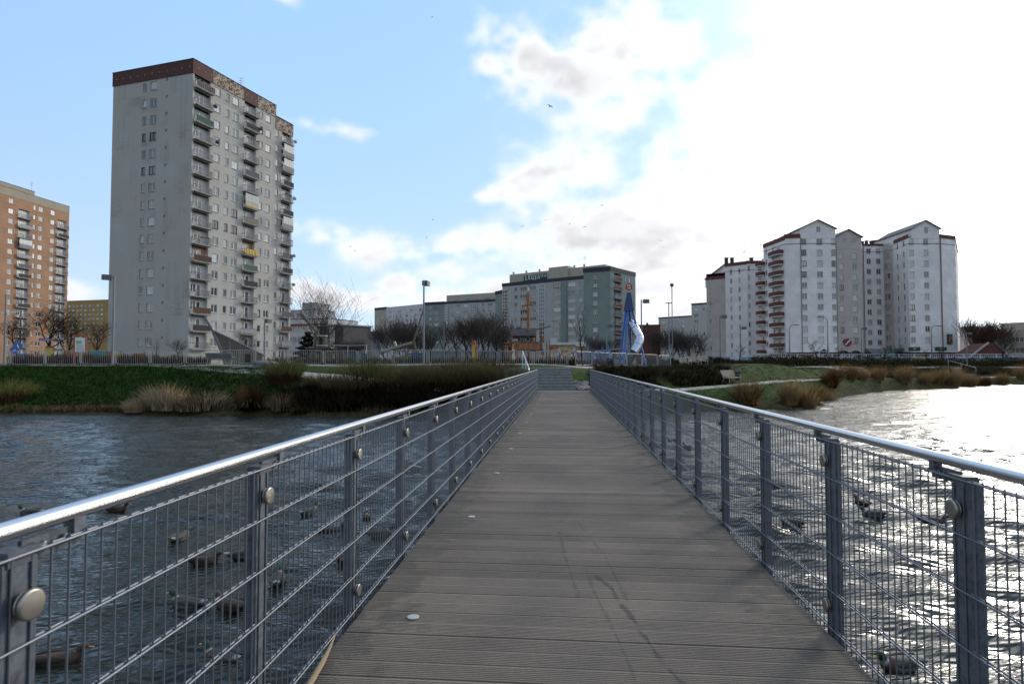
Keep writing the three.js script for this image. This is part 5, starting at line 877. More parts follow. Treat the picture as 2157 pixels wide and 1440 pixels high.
  patch(1258, 1535, lin(33.6, 40.6, 1258, 1535), lin(40, 48.5, 1258, 1535), 1700, 0.55); patch(1830, 2000, lin(64, 72, 1830, 2000), lin(76, 86, 1830, 2000), 1100, 1.2); patch(2035, 2180, lin(80, 86, 2035, 2180), lin(90, 97, 2035, 2180), 800, 1.2); patch(600, 1090, lin(31.2, 30.4, 600, 1090), lin(33.6, 32.6, 600, 1090), 1500, 0.8); patch(1246, 1264, () => 33, () => 36, 60, 0.5);
  scatter('bank_shrubs', 'low dark heath shrubs covering the banks', 'shrubs', heath, bladeMat, hp);
  const lawnT = blades({ n: 9, h: 0.1, rx: 0.14, w: 0.014, lean: 0.8, droop: 0.3, seed: 18, cols: [[0.03, 0.085, 0.014], [0.045, 0.095, 0.02], [0.04, 0.075, 0.018]] }), lp = [];
  for (let i = 0; i < 26000; i++) { const right = r() < 0.4, px = right ? 1240 + r() * 900 : -60 + r() * 700, D = right ? 32 + r() * 45 : 32.5 + r() * 9, [x, z] = atH(px, D), h = ground(x, z); if (h > -0.9 && h < 1.3) lp.push([x, h - 0.01, z, 0.8 + r()]); }
  scatter('lawn_grass', 'mown lawn grass on the banks', 'grass', lawnT, bladeMat, lp);
}
// hedges
function hedge(name, label, pts, h, depth, cols, seed, dens = 130, twiggy = false) {   // pts [px, D]
  const r = rng(seed), P = [], I = [], K = [], N = [], w = pts.map(([px, D]) => atH(px, D)), [ox, oz] = w[0], oy = ground(ox, oz);
  for (let s = 0; s + 1 < w.length; s++) {
    const [ax, az] = w[s], [bx, bz] = w[s + 1], L = Math.hypot(bx - ax, bz - az), n = Math.round(L * dens);
    for (let i = 0; i < n; i++) {
      const t = r(), off = (r() - 0.5) * depth, x = ax + (bx - ax) * t - (bz - az) / L * off, z = az + (bz - az) * t + (bx - ax) / L * off, top = h * (0.85 + 0.25 * n2(x * 1.1, z * 1.1) + 0.12 * n2(x * 4, z * 4)), y = ground(x, z) + top * Math.pow(r(), 0.6), c = cols[Math.floor(r() * cols.length)], b = P.length / 3, sz = twiggy ? 0.025 : 0.07, vy = twiggy ? 0.3 : 0.09, a = r() * 6.28;
      P.push(x - ox - Math.cos(a) * sz, y - oy - vy, z - oz - Math.sin(a) * sz, x - ox + Math.cos(a) * sz, y - oy - vy * 0.6, z - oz + Math.sin(a) * sz, x - ox + (r() - 0.5) * 0.1, y - oy + vy, z - oz + (r() - 0.5) * 0.1);
      for (let e = 0; e < 3; e++) { K.push(...c); N.push(Math.cos(a) * 0.5, 0.75, Math.sin(a) * 0.5); } I.push(b, b + 1, b + 2);
    }
  }
  const m = shadows(new THREE.Mesh(geom(P, N, null, I, K), bladeMat)); m.name = numbered(name); m.position.set(ox, oy, oz); tag(m, label, 'hedge'); scene.add(m);
}
hedge('hedge', 'low twiggy red brown hedge behind the barriers near the info board', [[20, 45.4], [240, 45.4], [440, 45.2]], 0.72, 0.7, [[0.045, 0.022, 0.015], [0.03, 0.02, 0.013], [0.06, 0.03, 0.018]], 3, 300, true);
hedge('hedge', 'low brown shrubs behind the barriers under the pirate ship', [[560, 46.5], [760, 46.5], [1000, 46.2], [1290, 47]], 0.55, 0.7, [[0.04, 0.028, 0.018], [0.03, 0.03, 0.015], [0.05, 0.03, 0.02]], 4, 220, true);
hedge('hedge', 'dark twiggy hedge beside the row of wooden seats', [[1500, 62], [1560, 66], [1625, 70]], 0.75, 0.9, [[0.03, 0.022, 0.018], [0.04, 0.028, 0.02]], 5, 320, true);
hedge('hedge', 'clipped green and brown hedge along the far promenade', [[1590, 70], [1700, 77], [1820, 84], [2000, 95], [2200, 105]], 1.15, 1.1, [[0.05, 0.055, 0.018], [0.035, 0.04, 0.014], [0.07, 0.06, 0.025], [0.06, 0.035, 0.02]], 6, 300);
hedge('hedge', 'upper green hedge below the white railing terrace', [[1590, 96], [1750, 104], [1900, 112], [2200, 125]], 1.7, 1.2, [[0.045, 0.05, 0.016], [0.06, 0.055, 0.02], [0.035, 0.04, 0.015]], 7, 190);
hedge('hedge', 'dark evergreen hedge behind the grassy slide area', [[1350, 66], [1440, 72], [1500, 76]], 0.9, 1.0, [[0.02, 0.025, 0.012], [0.03, 0.03, 0.016]], 8, 260);
// ================================================================ park furniture
const zinc = std([0.34, 0.345, 0.35], 0.4, { metalness: 0.6 }), poleMat = std([0.20, 0.205, 0.215], 0.5, { metalness: 0.4 }), greyPaint = std([0.11, 0.112, 0.12], 0.6), woodPale = std([1, 1, 1], 0.8, { map: texture(256, 256, (u, v) => mulc([0.46, 0.39, 0.29], 0.9 + 0.3 * n2(u * 6, v * 90, 0) + 0.25 * fbm(u * 4, v * 20, 3))) }), woodGrey = std([1, 1, 1], 0.85, { map: texture(256, 256, (u, v) => mulc([0.15, 0.15, 0.155], 0.9 + 0.35 * n2(u * 6, v * 90, 0) + 0.3 * fbm(u * 4, v * 20, 3))) }), woodBrown = std([1, 1, 1], 0.85, { map: texture(256, 256, (u, v) => mulc([0.135, 0.108, 0.08], 0.9 + 0.35 * n2(u * 60, v * 4, 0) + 0.35 * fbm(u * 20, v * 4, 3))) });
const faceCam = (p) => Math.atan2(p[0], p[2] === 0 ? 1 : -p[2]) * -1;       // turn so that local +z looks back along the line of sight
const turnTo = (px) => { const a = Math.atan((px - 1078.5) / 1260) ; return -a + YAW; };
// ---------------------------------------------------------------- tubular barriers
{
  const W = 2.34, H = 1.08, y0 = 0.1, R = 0.14, ring = []; for (const [cx, cy, a0] of [[W / 2 - R, H - R, 0], [-W / 2 + R, H - R, 90], [-W / 2 + R, y0 + R, 180], [W / 2 - R, y0 + R, 270]]) for (let k = 0; k <= 4; k++) { const a = (a0 + k * 22.5) * Math.PI / 180; ring.push(V(cx + Math.cos(a) * R, cy + Math.sin(a) * R, 0)); } ring.push(ring[0].clone());
  const frameG = tube(ring, 0.021, 6, false), bars = []; for (let k = 1; k < 17; k++) bars.push(new THREE.CylinderGeometry(0.009, 0.009, H - y0, 4, 1, true).translate(-W / 2 + W * k / 17, (H + y0) / 2, 0)); const barG = merge(bars), postG = tube([V(0, -0.15, 0), V(0, H + 0.02, 0)], 0.026, 6);
  const first = thing('barrier', 'tubular steel crowd barrier in the long row before the playground', 'barrier', [0, 0, 0], 0, 'barriers in the long row before the playground');
  part('frame', frameG, zinc, first); part('bar_infill', barG, zinc, first); part('post', postG, zinc, first, [W / 2 + 0.1, 0, 0]);
  const line = [[-90, 43.9], [500, 44], [1000, 43.6], [1225, 43.8], [1330, 49.5], [1428, 55.5]].map((q) => atH(...q)); let seg = 0, s = 0, n = 0;
  while (seg + 1 < line.length) {
    const [ax, az] = line[seg], [bx, bz] = line[seg + 1], L = Math.hypot(bx - ax, bz - az); if (s > L) { s -= L; seg++; continue; }
    const x = ax + (bx - ax) * s / L, z = az + (bz - az) * s / L, pos = [x, ground(x, z) + 0.02, z], turn = Math.atan2(-(bz - az), bx - ax) + (n % 5 === 3 ? 0.05 : 0); if (n === 0) { first.position.set(...pos); first.rotation.y = turn; } else copyOf(first, pos, turn); n++; s += 2.56;
  }
}
// ---------------------------------------------------------------- lamps
function lamp(px, D, topPy, look, label, turn = 0, group) {
  const p = grounded(px, D), h = heightAt(topPy, D) - p[1], o = thing('street_lamp', label, 'street lamp', p, turn, group);
  if (look === 'box') { part('pole', tube([V(0, -0.1, 0), V(0, h, 0)], [0.085, 0.06], 10), poleMat, o); part('arm', boxes([[0.2, h - 0.18, 0, 0.36, 0.06, 0.06]]), poleMat, o); part('lamp_head', boxes([[0.46, h - 0.18, 0, 0.62, 0.34, 0.42], [0.46, h + 0.005, 0, 0.5, 0.03, 0.3]]), greyPaint, o); }
  else { const c = []; for (let k = 0; k <= 8; k++) { const a = k / 8 * Math.PI * 0.5; c.push(V(0.8 - 0.8 * Math.cos(a), h - 0.8 + 0.8 * Math.sin(a), 0)); } part('pole', tube([V(0, -0.1, 0), V(0, h * 0.4, 0), V(0, h * 0.42, 0), ...c, V(1.1, h, 0)], [0.13, 0.11, 0.08, ...c.map(() => 0.055), 0.05], 8), greyPaint, o); part('lamp_head', boxes([[1.35, h - 0.02, 0, 0.75, 0.14, 0.26]]), greyPaint, o); }
  return o;
}
lamp(236, 43, 580, 'box', 'box headed lamp post before the shaded wall of the grey tower', Math.PI + turnTo(236)); lamp(892, 44.5, 590, 'box', 'box headed lamp post standing before the wooden shipwreck', 1.45); lamp(935, 76, 677, 'box', 'slender lamp post in front of the leafless thicket', 1.4); lamp(556, 60, 672, 'box', 'lamp post before the lower windows of the grey tower', 1.3);
{ const o = lamp(1352, 58, 631, 'box', 'lamp post carrying two cameras beside the tube slide', turnTo(1352)); for (const s of [-1, 1]) { part('camera_arm', boxes([[s * 0.28, 4.1, 0, 0.55, 0.05, 0.05]]), greyPaint, o); part('camera', boxes([[s * 0.55, 4.2, 0.05, s > 0 ? 0.2 : 0.42, 0.2, 0.2]]), s > 0 ? darkCap : zinc, o); } }
lamp(1518, 68, 664, 'box', 'box headed lamp post beside the row of wooden seats', turnTo(1518)); lamp(1561, 78, 688, 'box', 'box headed lamp post before the lower pale wing', turnTo(1561)); lamp(1816, 90, 690, 'box', 'box headed lamp post before the tan gable', turnTo(1816)); lamp(2038, 96, 700, 'box', 'lamp post beside the small pavilion', turnTo(2038)); lamp(1278, 76, 684, 'box', 'lamp post before the sea green end block', turnTo(1278));
lamp(1664, 104, 684, 'curve', 'curved street light before the red brown balconies', 0.1); lamp(1745, 104, 667, 'curve', 'tall curved street light before the first white gable', Math.PI); lamp(1964, 106, 686, 'curve', 'curved street light before the second white gable', 0.05); lamp(1180, 120, 676, 'curve', 'curved street light before the long grey and green block', Math.PI);
{ const p = grounded(8, 43), o = thing('street_lamp', 'lamp post with pale cross arms at the end of the barrier row', 'street lamp', p, turnTo(8)); part('pole', tube([V(0, -0.1, 0), V(0, 5.2, 0)], [0.08, 0.055], 8), poleMat, o); for (const s of [-1, 1]) part('lamp_head', boxes([[s * 0.4, 3.9, 0, 0.7, 0.07, 0.2, [0, 0, s * 0.3]]]), frameWhite, o); }
for (const [px, D, t] of [[1410, 90, 638], [1417, 92, 600]]) { const p = grounded(px, D), h = heightAt(t, D) - p[1], o = thing('tall_mast', px === 1410 ? 'thin mast before the far blue grey block' : 'taller mast with a round lamp before the far blue grey block', 'mast', p); part('pole', tube([V(0, -0.1, 0), V(0, h, 0)], 0.07, 6), poleMat, o); part('lamp_head', px === 1410 ? boxes([[0, h, 0, 0.9, 0.12, 0.2]]) : new THREE.SphereGeometry(0.3, 12, 8).translate(0, h, 0), greyPaint, o); }
// ---------------------------------------------------------------- benches and bins
function makeBench(label, w, wood, group) {
  const b = thing('bench', label, 'bench', [0, 0, 0], 0, group), slat = boxes([[0, 0, 0, w, 0.03, 0.085]]);
  for (let k = 0; k < 4; k++) part('seat_slat', slat, wood, b, [0, 0.44 + 0.005 * k, 0.22 - 0.105 * k]);
  for (let k = 0; k < 5; k++) { const m = part('back_slat', slat, wood, b, [0, 0.54 + 0.085 * k, -0.18 - 0.04 * k]); m.rotation.x = -1.15; }
  for (const s of [-1, 1]) part('leg', merge([tube([V(s * (w / 2 - 0.08), 0, 0.24), V(s * (w / 2 - 0.08), 0.41, 0.24), V(s * (w / 2 - 0.08), 0.42, -0.16), V(s * (w / 2 - 0.08), 0.93, -0.38)], 0.022, 6), tube([V(s * (w / 2 - 0.08), 0.41, -0.12), V(s * (w / 2 - 0.08), 0, -0.3)], 0.022, 6), tube([V(s * (w / 2 - 0.04), 0.42, 0.26), V(s * (w / 2 - 0.04), 0.62, 0.2), V(s * (w / 2 - 0.04), 0.62, -0.22)], 0.018, 6)]), zinc, b);
  return b;
}
const bench = makeBench('grey slatted bench seen from behind before the wooden prow', 1.85, woodGrey); bench.position.set(...grounded(464, 42.4)); bench.rotation.y = Math.PI + 0.12;
{
  const b2 = makeBench('pale wooden bench on the lakeside path near the heath bank', 1.8, woodPale); b2.position.set(...grounded(1541, 40.6, 0.04)); b2.rotation.y = 0.85;
  const b3 = makeBench('pale bench on the lakeside path below the far promenade', 1.9, woodPale); b3.position.set(...grounded(1812, 62, 0.04)); b3.rotation.y = 0.15;
  const s = makeBench('wooden lounge seat in the row of three beside the promenade', 0.78, woodPale, 'row of three wooden lounge seats'); s.position.set(...grounded(1441, 54.6)); s.rotation.y = 0.25; for (const px of [1461, 1481]) copyOf(s, grounded(px, 55.0), 0.25);
}
function bin(px, D, label) { const o = thing('litter_bin', label, 'bin', grounded(px, D), turnTo(px)); part('body', boxes([[0, 0.5, 0, 0.34, 0.62, 0.34]]), std([0.012, 0.012, 0.016], 0.6), o); part('frame', boxes([[-0.2, 0.45, 0, 0.04, 0.95, 0.04], [0.2, 0.45, 0, 0.04, 0.95, 0.04], [0, 0.9, 0, 0.44, 0.03, 0.36]]), greyPaint, o); }
bin(521, 42.6, 'dark litter bin on a post beside the grey slatted bench'); bin(1553, 41.6, 'black litter bin beside the pale lakeside bench'); bin(1832, 63, 'black litter bin beside the far lakeside bench'); bin(1497, 55.5, 'black litter bin at the end of the lounge seats'); bin(1660, 74, 'black litter bin on the far promenade under the curved street light');
// ---------------------------------------------------------------- far steps with handrail on the lakeside slope
{
  const A = atH(2030, 80.5), B = atH(1976, 92.5), ya = ground(...A), yb = ground(...B) + 0.05, L = Math.hypot(B[0] - A[0], B[1] - A[1]), th = Math.atan2(-(B[0] - A[0]), -(B[1] - A[1])), o = thing('park_steps', 'concrete steps on the far slope above the ornamental grasses', 'stairs', [A[0], ya, A[1]], th), h = thing('stair_handrail', 'steel handrail beside the steps on the far slope', 'handrail', [A[0], ya, A[1]], th);
  const n = 9; for (let k = 0; k < n; k++) part('step_block', boxes([[0, (yb - ya) * (k + 1) / n - 0.15, -L * (k + 0.5) / n, 2.6, 0.36, L / n + 0.02]]), concMat, o);
  const rise = yb - ya; part('top_rail', tube([V(1.35, 0.95, 0.1), V(1.35, rise + 0.95, -L), V(1.35, rise + 0.95, -L - 0.4)], 0.03, 8), railMat, h); for (const t of [0, 0.5, 1]) part('post', tube([V(1.35, rise * t - 0.3, -L * t), V(1.35, rise * t + 0.95, -L * t)], 0.026, 6), railMat, h);
}
// ---------------------------------------------------------------- white railing with painted banners on the far terrace
{
  const wall = [[1500, 112], [1680, 118], [1960, 126], [2200, 132]].map((q) => atH(...q)), white = std([0.55, 0.56, 0.60], 0.7), tints = [[0.42, 0.45, 0.52], [0.5, 0.51, 0.55], [0.16, 0.38, 0.27], [0.24, 0.42, 0.5], [0.45, 0.46, 0.52], [0.45, 0.42, 0.14], [0.36, 0.36, 0.44]];
  let n = 0; for (let s = 0; s + 1 < wall.length; s++) {
    const [ax, az] = wall[s], [bx, bz] = wall[s + 1], L = Math.hypot(bx - ax, bz - az), cnt = Math.round(L / 4.2);
    for (let k = 0; k < cnt; k++) { const w = L / cnt, x = ax + (bx - ax) * (k + 0.5) / cnt, z = az + (bz - az) * (k + 0.5) / cnt, o = thing('terrace_fence', ['white terrace fence panel with railings and a pale painted board', 'white terrace fence panel with a green and turquoise painted board', 'white terrace fence panel with a yellow painted board'][[2, 3].includes(n % 9) ? 1 : n % 9 === 6 ? 2 : 0], 'fence', [x, ground(x, z) + 0.75, z], Math.atan2(-(bz - az), bx - ax), 'white terrace fence panels'); 
      part('frame', boxes([[0, 1.55, 0, w, 0.08, 0.08], [0, 0.95, 0, w, 0.06, 0.06], [-w / 2 + 0.05, 0.8, 0, 0.1, 1.6, 0.1], ...[...Array(9).keys()].map((q) => [-w / 2 + w * (q + 0.5) / 9, 1.25, 0, 0.05, 0.6, 0.04])]), white, o); part('painted_board', boxes([[0, 0.45, 0.02, w - 0.1, 0.95, 0.06]]), std([1, 1, 1], 0.8, { map: bannerTex(n), color: C(...tints[n % 7]) }), o); part('plinth', boxes([[0, -0.55, 0, w, 1.2, 0.3]]), offWhite, o); n++; }
  }
}
function bannerTex(n) { if (!bannerTex.cache) bannerTex.cache = [1, 2, 3].map((s) => texture(128, 64, (u, v) => { const p = fbm(u * 5 + s * 9, v * 3, 4); return p > 0.12 ? [0.95, 0.95, 1] : p > -0.05 ? [0.6, 0.66, 0.8] : [0.4, 0.5, 0.62]; }, { repeat: [0.25, 1] })); return bannerTex.cache[n % 3]; }
// ---------------------------------------------------------------- signs by the barrier row
{
  const o = thing('info_board', 'white park notice board in a red frame with a green map', 'sign', grounded(167, 44.6), turnTo(167)); part('frame', merge([tube([V(-0.36, -0.1, 0), V(-0.36, 2.05, 0), V(-0.3, 2.2, 0), V(0.3, 2.2, 0), V(0.36, 2.05, 0), V(0.36, 0.9, 0)], 0.05, 8), boxes([[0, 0.95, 0, 0.7, 0.07, 0.06]])]), std([0.30, 0.05, 0.035], 0.6), o);
  part('notice', boxes([[0, 1.52, 0, 0.62, 1.08, 0.04]]), std([0.6, 0.6, 0.6], 0.6), o); part('map_print', boxes([[-0.08, 1.72, 0.024, 0.34, 0.24, 0.008]]), std([0.2, 0.42, 0.12], 0.8), o); part('text_print', boxes([...Array(6).keys()].map((k) => [0, 1.5 - k * 0.075, 0.024, 0.5 - 0.05 * (k % 3), 0.022, 0.006])), std([0.25, 0.25, 0.26], 0.8), o);
  const st = thing('street_sign', 'small blue street name sign on a thin post', 'sign', grounded(93, 52), turnTo(93)); part('post', tube([V(0, 0, 0), V(0, 2.1, 0)], 0.03, 6), zinc, st); part('plate', boxes([[0, 2.2, 0, 0.85, 0.22, 0.03]]), std([0.015, 0.05, 0.3], 0.5), st); part('lettering', boxes([...Array(7).keys()].map((k) => [-0.3 + k * 0.1, 2.2, 0.018, 0.06, 0.06, 0.006])), frameWhite, st);
  for (const [px, D, y, l] of [[120, 56, 1.75, 'round blue traffic sign with a white mark, the higher of two'], [92, 58, 1.4, 'round blue traffic sign, the lower of two']]) { const q = px === 92 ? 28 : 36, s = thing('traffic_sign', l, 'sign', grounded(q, D), turnTo(q)); part('post', tube([V(0, -0.1, 0), V(0, y + 0.3, 0)], 0.03, 6), zinc, s); part('disc', turned(disc(0.36, 0.03, 24, 0.05), Math.PI / 2).translate(0, y, 0.02), std([0.03, 0.12, 0.36], 0.5), s); part('symbol', boxes([[0, y, 0.055, 0.08, 0.4, 0.01, [0, 0, px === 120 ? 0.3 : -0.8]]]), frameWhite, s); }
  const cols = [[[0.45, 0.33, 0.02], 'yellow'], [[0.02, 0.16, 0.16], 'teal'], [[0.30, 0.06, 0.03], 'red'], [[0.03, 0.09, 0.22], 'blue']];
  for (const [px, D, k, w, h] of [[103, 54, 0, 0.55, 1.35], [205, 55, 1, 1.3, 1.05], [222, 56, 2, 0.7, 1.0], [243, 54, 0, 0.6, 0.9], [292, 56, 2, 0.75, 0.85], [140, 55, 2, 0.35, 1.0], [45, 56, 3, 0.5, 0.8]]) { const o2 = thing('activity_stand', `${cols[k][1]} painted play panel ${{ 103: 'with a red cap beneath the street name sign', 205: 'beside the red frame notice board', 222: 'next to the teal panel', 243: 'beside the lamp post before the grey tower', 292: 'standing before the shaded wall of the grey tower', 140: 'narrow one near the notice board', 45: 'below the round traffic signs' }[px]}`, 'play equipment', grounded(px, D), turnTo(px)); part('board', boxes([[0, h / 2 + 0.25, 0, w, h, 0.06]]), std(cols[k][0], 0.6), o2); for (const s of [-1, 1]) part('post', boxes([[s * (w / 2 + 0.04), (h + 0.4) / 2, 0, 0.07, h + 0.4, 0.07]]), woodBrown, o2); if (px === 103) part('cap', boxes([[0, h + 0.3, 0, w, 0.14, 0.1]]), std([0.3, 0.03, 0.03], 0.6), o2); }
}
// ---------------------------------------------------------------- wooden shipwreck climbing frames
const planked = (o, quad, n, th, mat, name = 'hull_plank') => {            // quad: four corners (bottom-left, bottom-right, top-right, top-left) filled with n planks
  for (let k = 0; k < n; k++) { const L = (p, q, t) => p.clone().lerp(q, t), a = L(quad[0], quad[3], k / n), b = L(quad[1], quad[2], k / n), c = L(quad[1], quad[2], (k + 0.94) / n), d = L(quad[0], quad[3], (k + 0.94) / n), nn = b.clone().sub(a).cross(d.clone().sub(a)).normalize().multiplyScalar(th / 2 * (1 + 0.3 * (k % 2))), P = [], U = [], I = [];
    for (const s of [1, -1]) for (const p of [a, b, c, d]) { P.push(p.x + nn.x * s, p.y + nn.y * s, p.z + nn.z * s); U.push(p.x, p.y + k * 0.37); }
    for (const f of [[0, 1, 2, 3], [7, 6, 5, 4], [0, 4, 5, 1], [1, 5, 6, 2], [2, 6, 7, 3], [3, 7, 4, 0]]) I.push(f[0], f[1], f[2], f[0], f[2], f[3]); const g = geom(P, null, U, I); part(name, g.toNonIndexed ? (() => { const q = g.toNonIndexed(); q.computeVertexNormals(); return q; })() : g, mat, o); }
};
{
  const D = 54, base = at(470, 760, D), o = thing('wooden_prow', 'weathered plank ship prow rising from the playground sand', 'climbing frame', [base.x, ground(base.x, base.z), base.z]), w = (px, py, d = D) => at(px, py, d).sub(o.position);
  const g0 = w(474, 772), g1 = w(552, 772, 56);
  planked(o, [w(472, 771), g1, w(553, 748, 56), w(449, 699)], 9, 0.06, woodBrown);
  planked(o, [w(474, 771, 54.4), w(530, 771, 57), w(520, 735, 57), w(452, 700, 54.6)], 6, 0.06, woodBrown);
  part('stem_beam', tube([w(476, 772), w(464, 735), w(448, 698), w(438, 680), w(429.5, 664)], [0.14, 0.14, 0.13, 0.11, 0.06], 8), woodGrey, o); part('cap_rail', tube([w(447, 696), w(484, 713), w(520, 731), w(556, 748, 56)], 0.1, 8), woodGrey, o);
  for (const [px, t] of [[484, 713], [505, 724]]) part('rib', tube([w(px, t + 2, D - 0.15), w(px - 3, 771, D - 0.15)], 0.06, 6), woodGrey, o);
}
{
  const D = 50, base = at(668, 760, D), o = thing('barrel_tower', 'timber climbing frame with a ringed barrel lookout and rope net', 'climbing frame', [base.x, ground(base.x, base.z), base.z]), w = (px, py, d = D) => at(px, py, d).sub(o.position);
  const beam = (a, b, r = 0.09) => part('beam', tube([a, b], r, 7), woodBrown, o);
  beam(w(648, 770, 49.4), w(671, 693)); beam(w(634, 660), w(668, 700), 0.12); beam(w(661, 772), w(664, 700), 0.13); beam(w(674, 770, 49.6), w(660, 735), 0.07); beam(w(712, 752, 50.5), w(668, 700), 0.07); beam(w(650, 732), w(708, 734), 0.09); beam(w(690, 720), w(712, 750), 0.06);
  part('platform', boxes([[0.3, w(680, 733).y, 0, 2.2, 0.1, 1.2]]), woodBrown, o); const by = w(680, 731).y, bx = w(679, 731).x, staves = []; for (let k = 0; k < 14; k++) { const a = k / 14 * 6.283; if (k === 3 || k === 4) continue; part('stave', boxes([[bx + Math.cos(a) * 0.36, by + 0.5, Math.sin(a) * 0.36, 0.15, 1.0, 0.035, [0, -a + Math.PI / 2, 0]]]), woodBrown, o); }
  for (const y of [0.12, 0.93]) part('hoop', new THREE.TorusGeometry(0.4, 0.05, 6, 24).rotateX(Math.PI / 2).translate(bx, by + y, 0), std([0.4, 0.39, 0.36], 0.8), o);
  const ropes = []; for (let k = 0; k < 10; k++) { ropes.push(tube([w(668 + k * 4.4, 736), w(672 + k * 4, 771)], 0.014, 4)); ropes.push(tube([w(668, 738 + k * 3.3), w(712, 740 + k * 3.2)], 0.014, 4)); } part('rope_net', merge(ropes), std([0.16, 0.13, 0.09], 1), o);
}
{
  const D = 52, base = at(840, 760, D), o = thing('wooden_stern', 'tilted wooden ship stern with slatted deck and leaning mast', 'climbing frame', [base.x, ground(base.x, base.z), base.z]), w = (px, py, d = D) => at(px, py, d).sub(o.position);
  planked(o, [w(802, 742, 53), w(876, 726), w(872, 718, 53.5), w(808, 737, 55)], 4, 0.06, woodBrown, 'deck_plank'); for (let k = 0; k < 9; k++) part('slat', tube([w(838 + k * 4.2, 730.5 - k * 0.95, 52.2), w(842 + k * 4.2, 742 - k * 0.9, 52)], 0.05, 5), woodBrown, o);
  for (const [a, b] of [[w(800, 744, 52), w(874, 722)], [w(828, 757, 51.5), w(882, 739)], [w(870, 719), w(875, 735)]]) part('beam', tube([a, b], 0.1, 6), woodBrown, o); part('mast', tube([w(870, 722), w(880, 690), w(893, 648)], [0.1, 0.085, 0.06], 7), woodBrown, o);
  planked(o, [w(834, 772, 51.5), w(884, 772, 52), w(880, 742, 52), w(836, 758, 51.5)], 5, 0.05, woodBrown); part('post', boxes([[w(832, 722).x, w(832, 724).y, 0, 0.2, 0.42, 0.2, [0, 0, 0.4]]]), woodPale, o);
  const blue = thing('net_goal', 'blue netted ball court frame beside the willow', 'goal frame', grounded(745, 50)), q = (px, py, d) => at(px, py, d).sub(blue.position); part('frame', merge([tube([q(731, 772, 50), q(733, 728, 50), q(772, 727, 50), q(768, 772, 50)], 0.05, 6), tube([q(733, 728, 50), q(700, 727, 53)], 0.05, 6)]), zinc, blue); part('net_panel', boxes([[q(752, 755, 50).x, 0.55, 0.05, 1.7, 0.95, 0.03]]), std([0.01, 0.075, 0.11], 0.7), blue); part('net_panel', boxes([[q(880, 755, 50).x, 0.55, -1, 1.3, 1.1, 0.03]]), std([0.01, 0.05, 0.12], 0.7), blue);
  const sp = thing('spring_post', 'yellow and red play post in front of the thicket', 'play post', grounded(998, 62)); part('shaft', tube([V(0, 0, 0), V(0, 2.1, 0)], 0.2, 10), std([0.5, 0.33, 0.02], 0.5), sp); part('cap', tube([V(0, 2.1, 0), V(0, 2.5, 0)], [0.24, 0.2], 10), std([0.4, 0.07, 0.04], 0.5), sp); part('side_board', boxes([[0.3, 1.2, 0, 0.1, 1.7, 0.3]]), std([0.3, 0.07, 0.03], 0.6), sp);
}
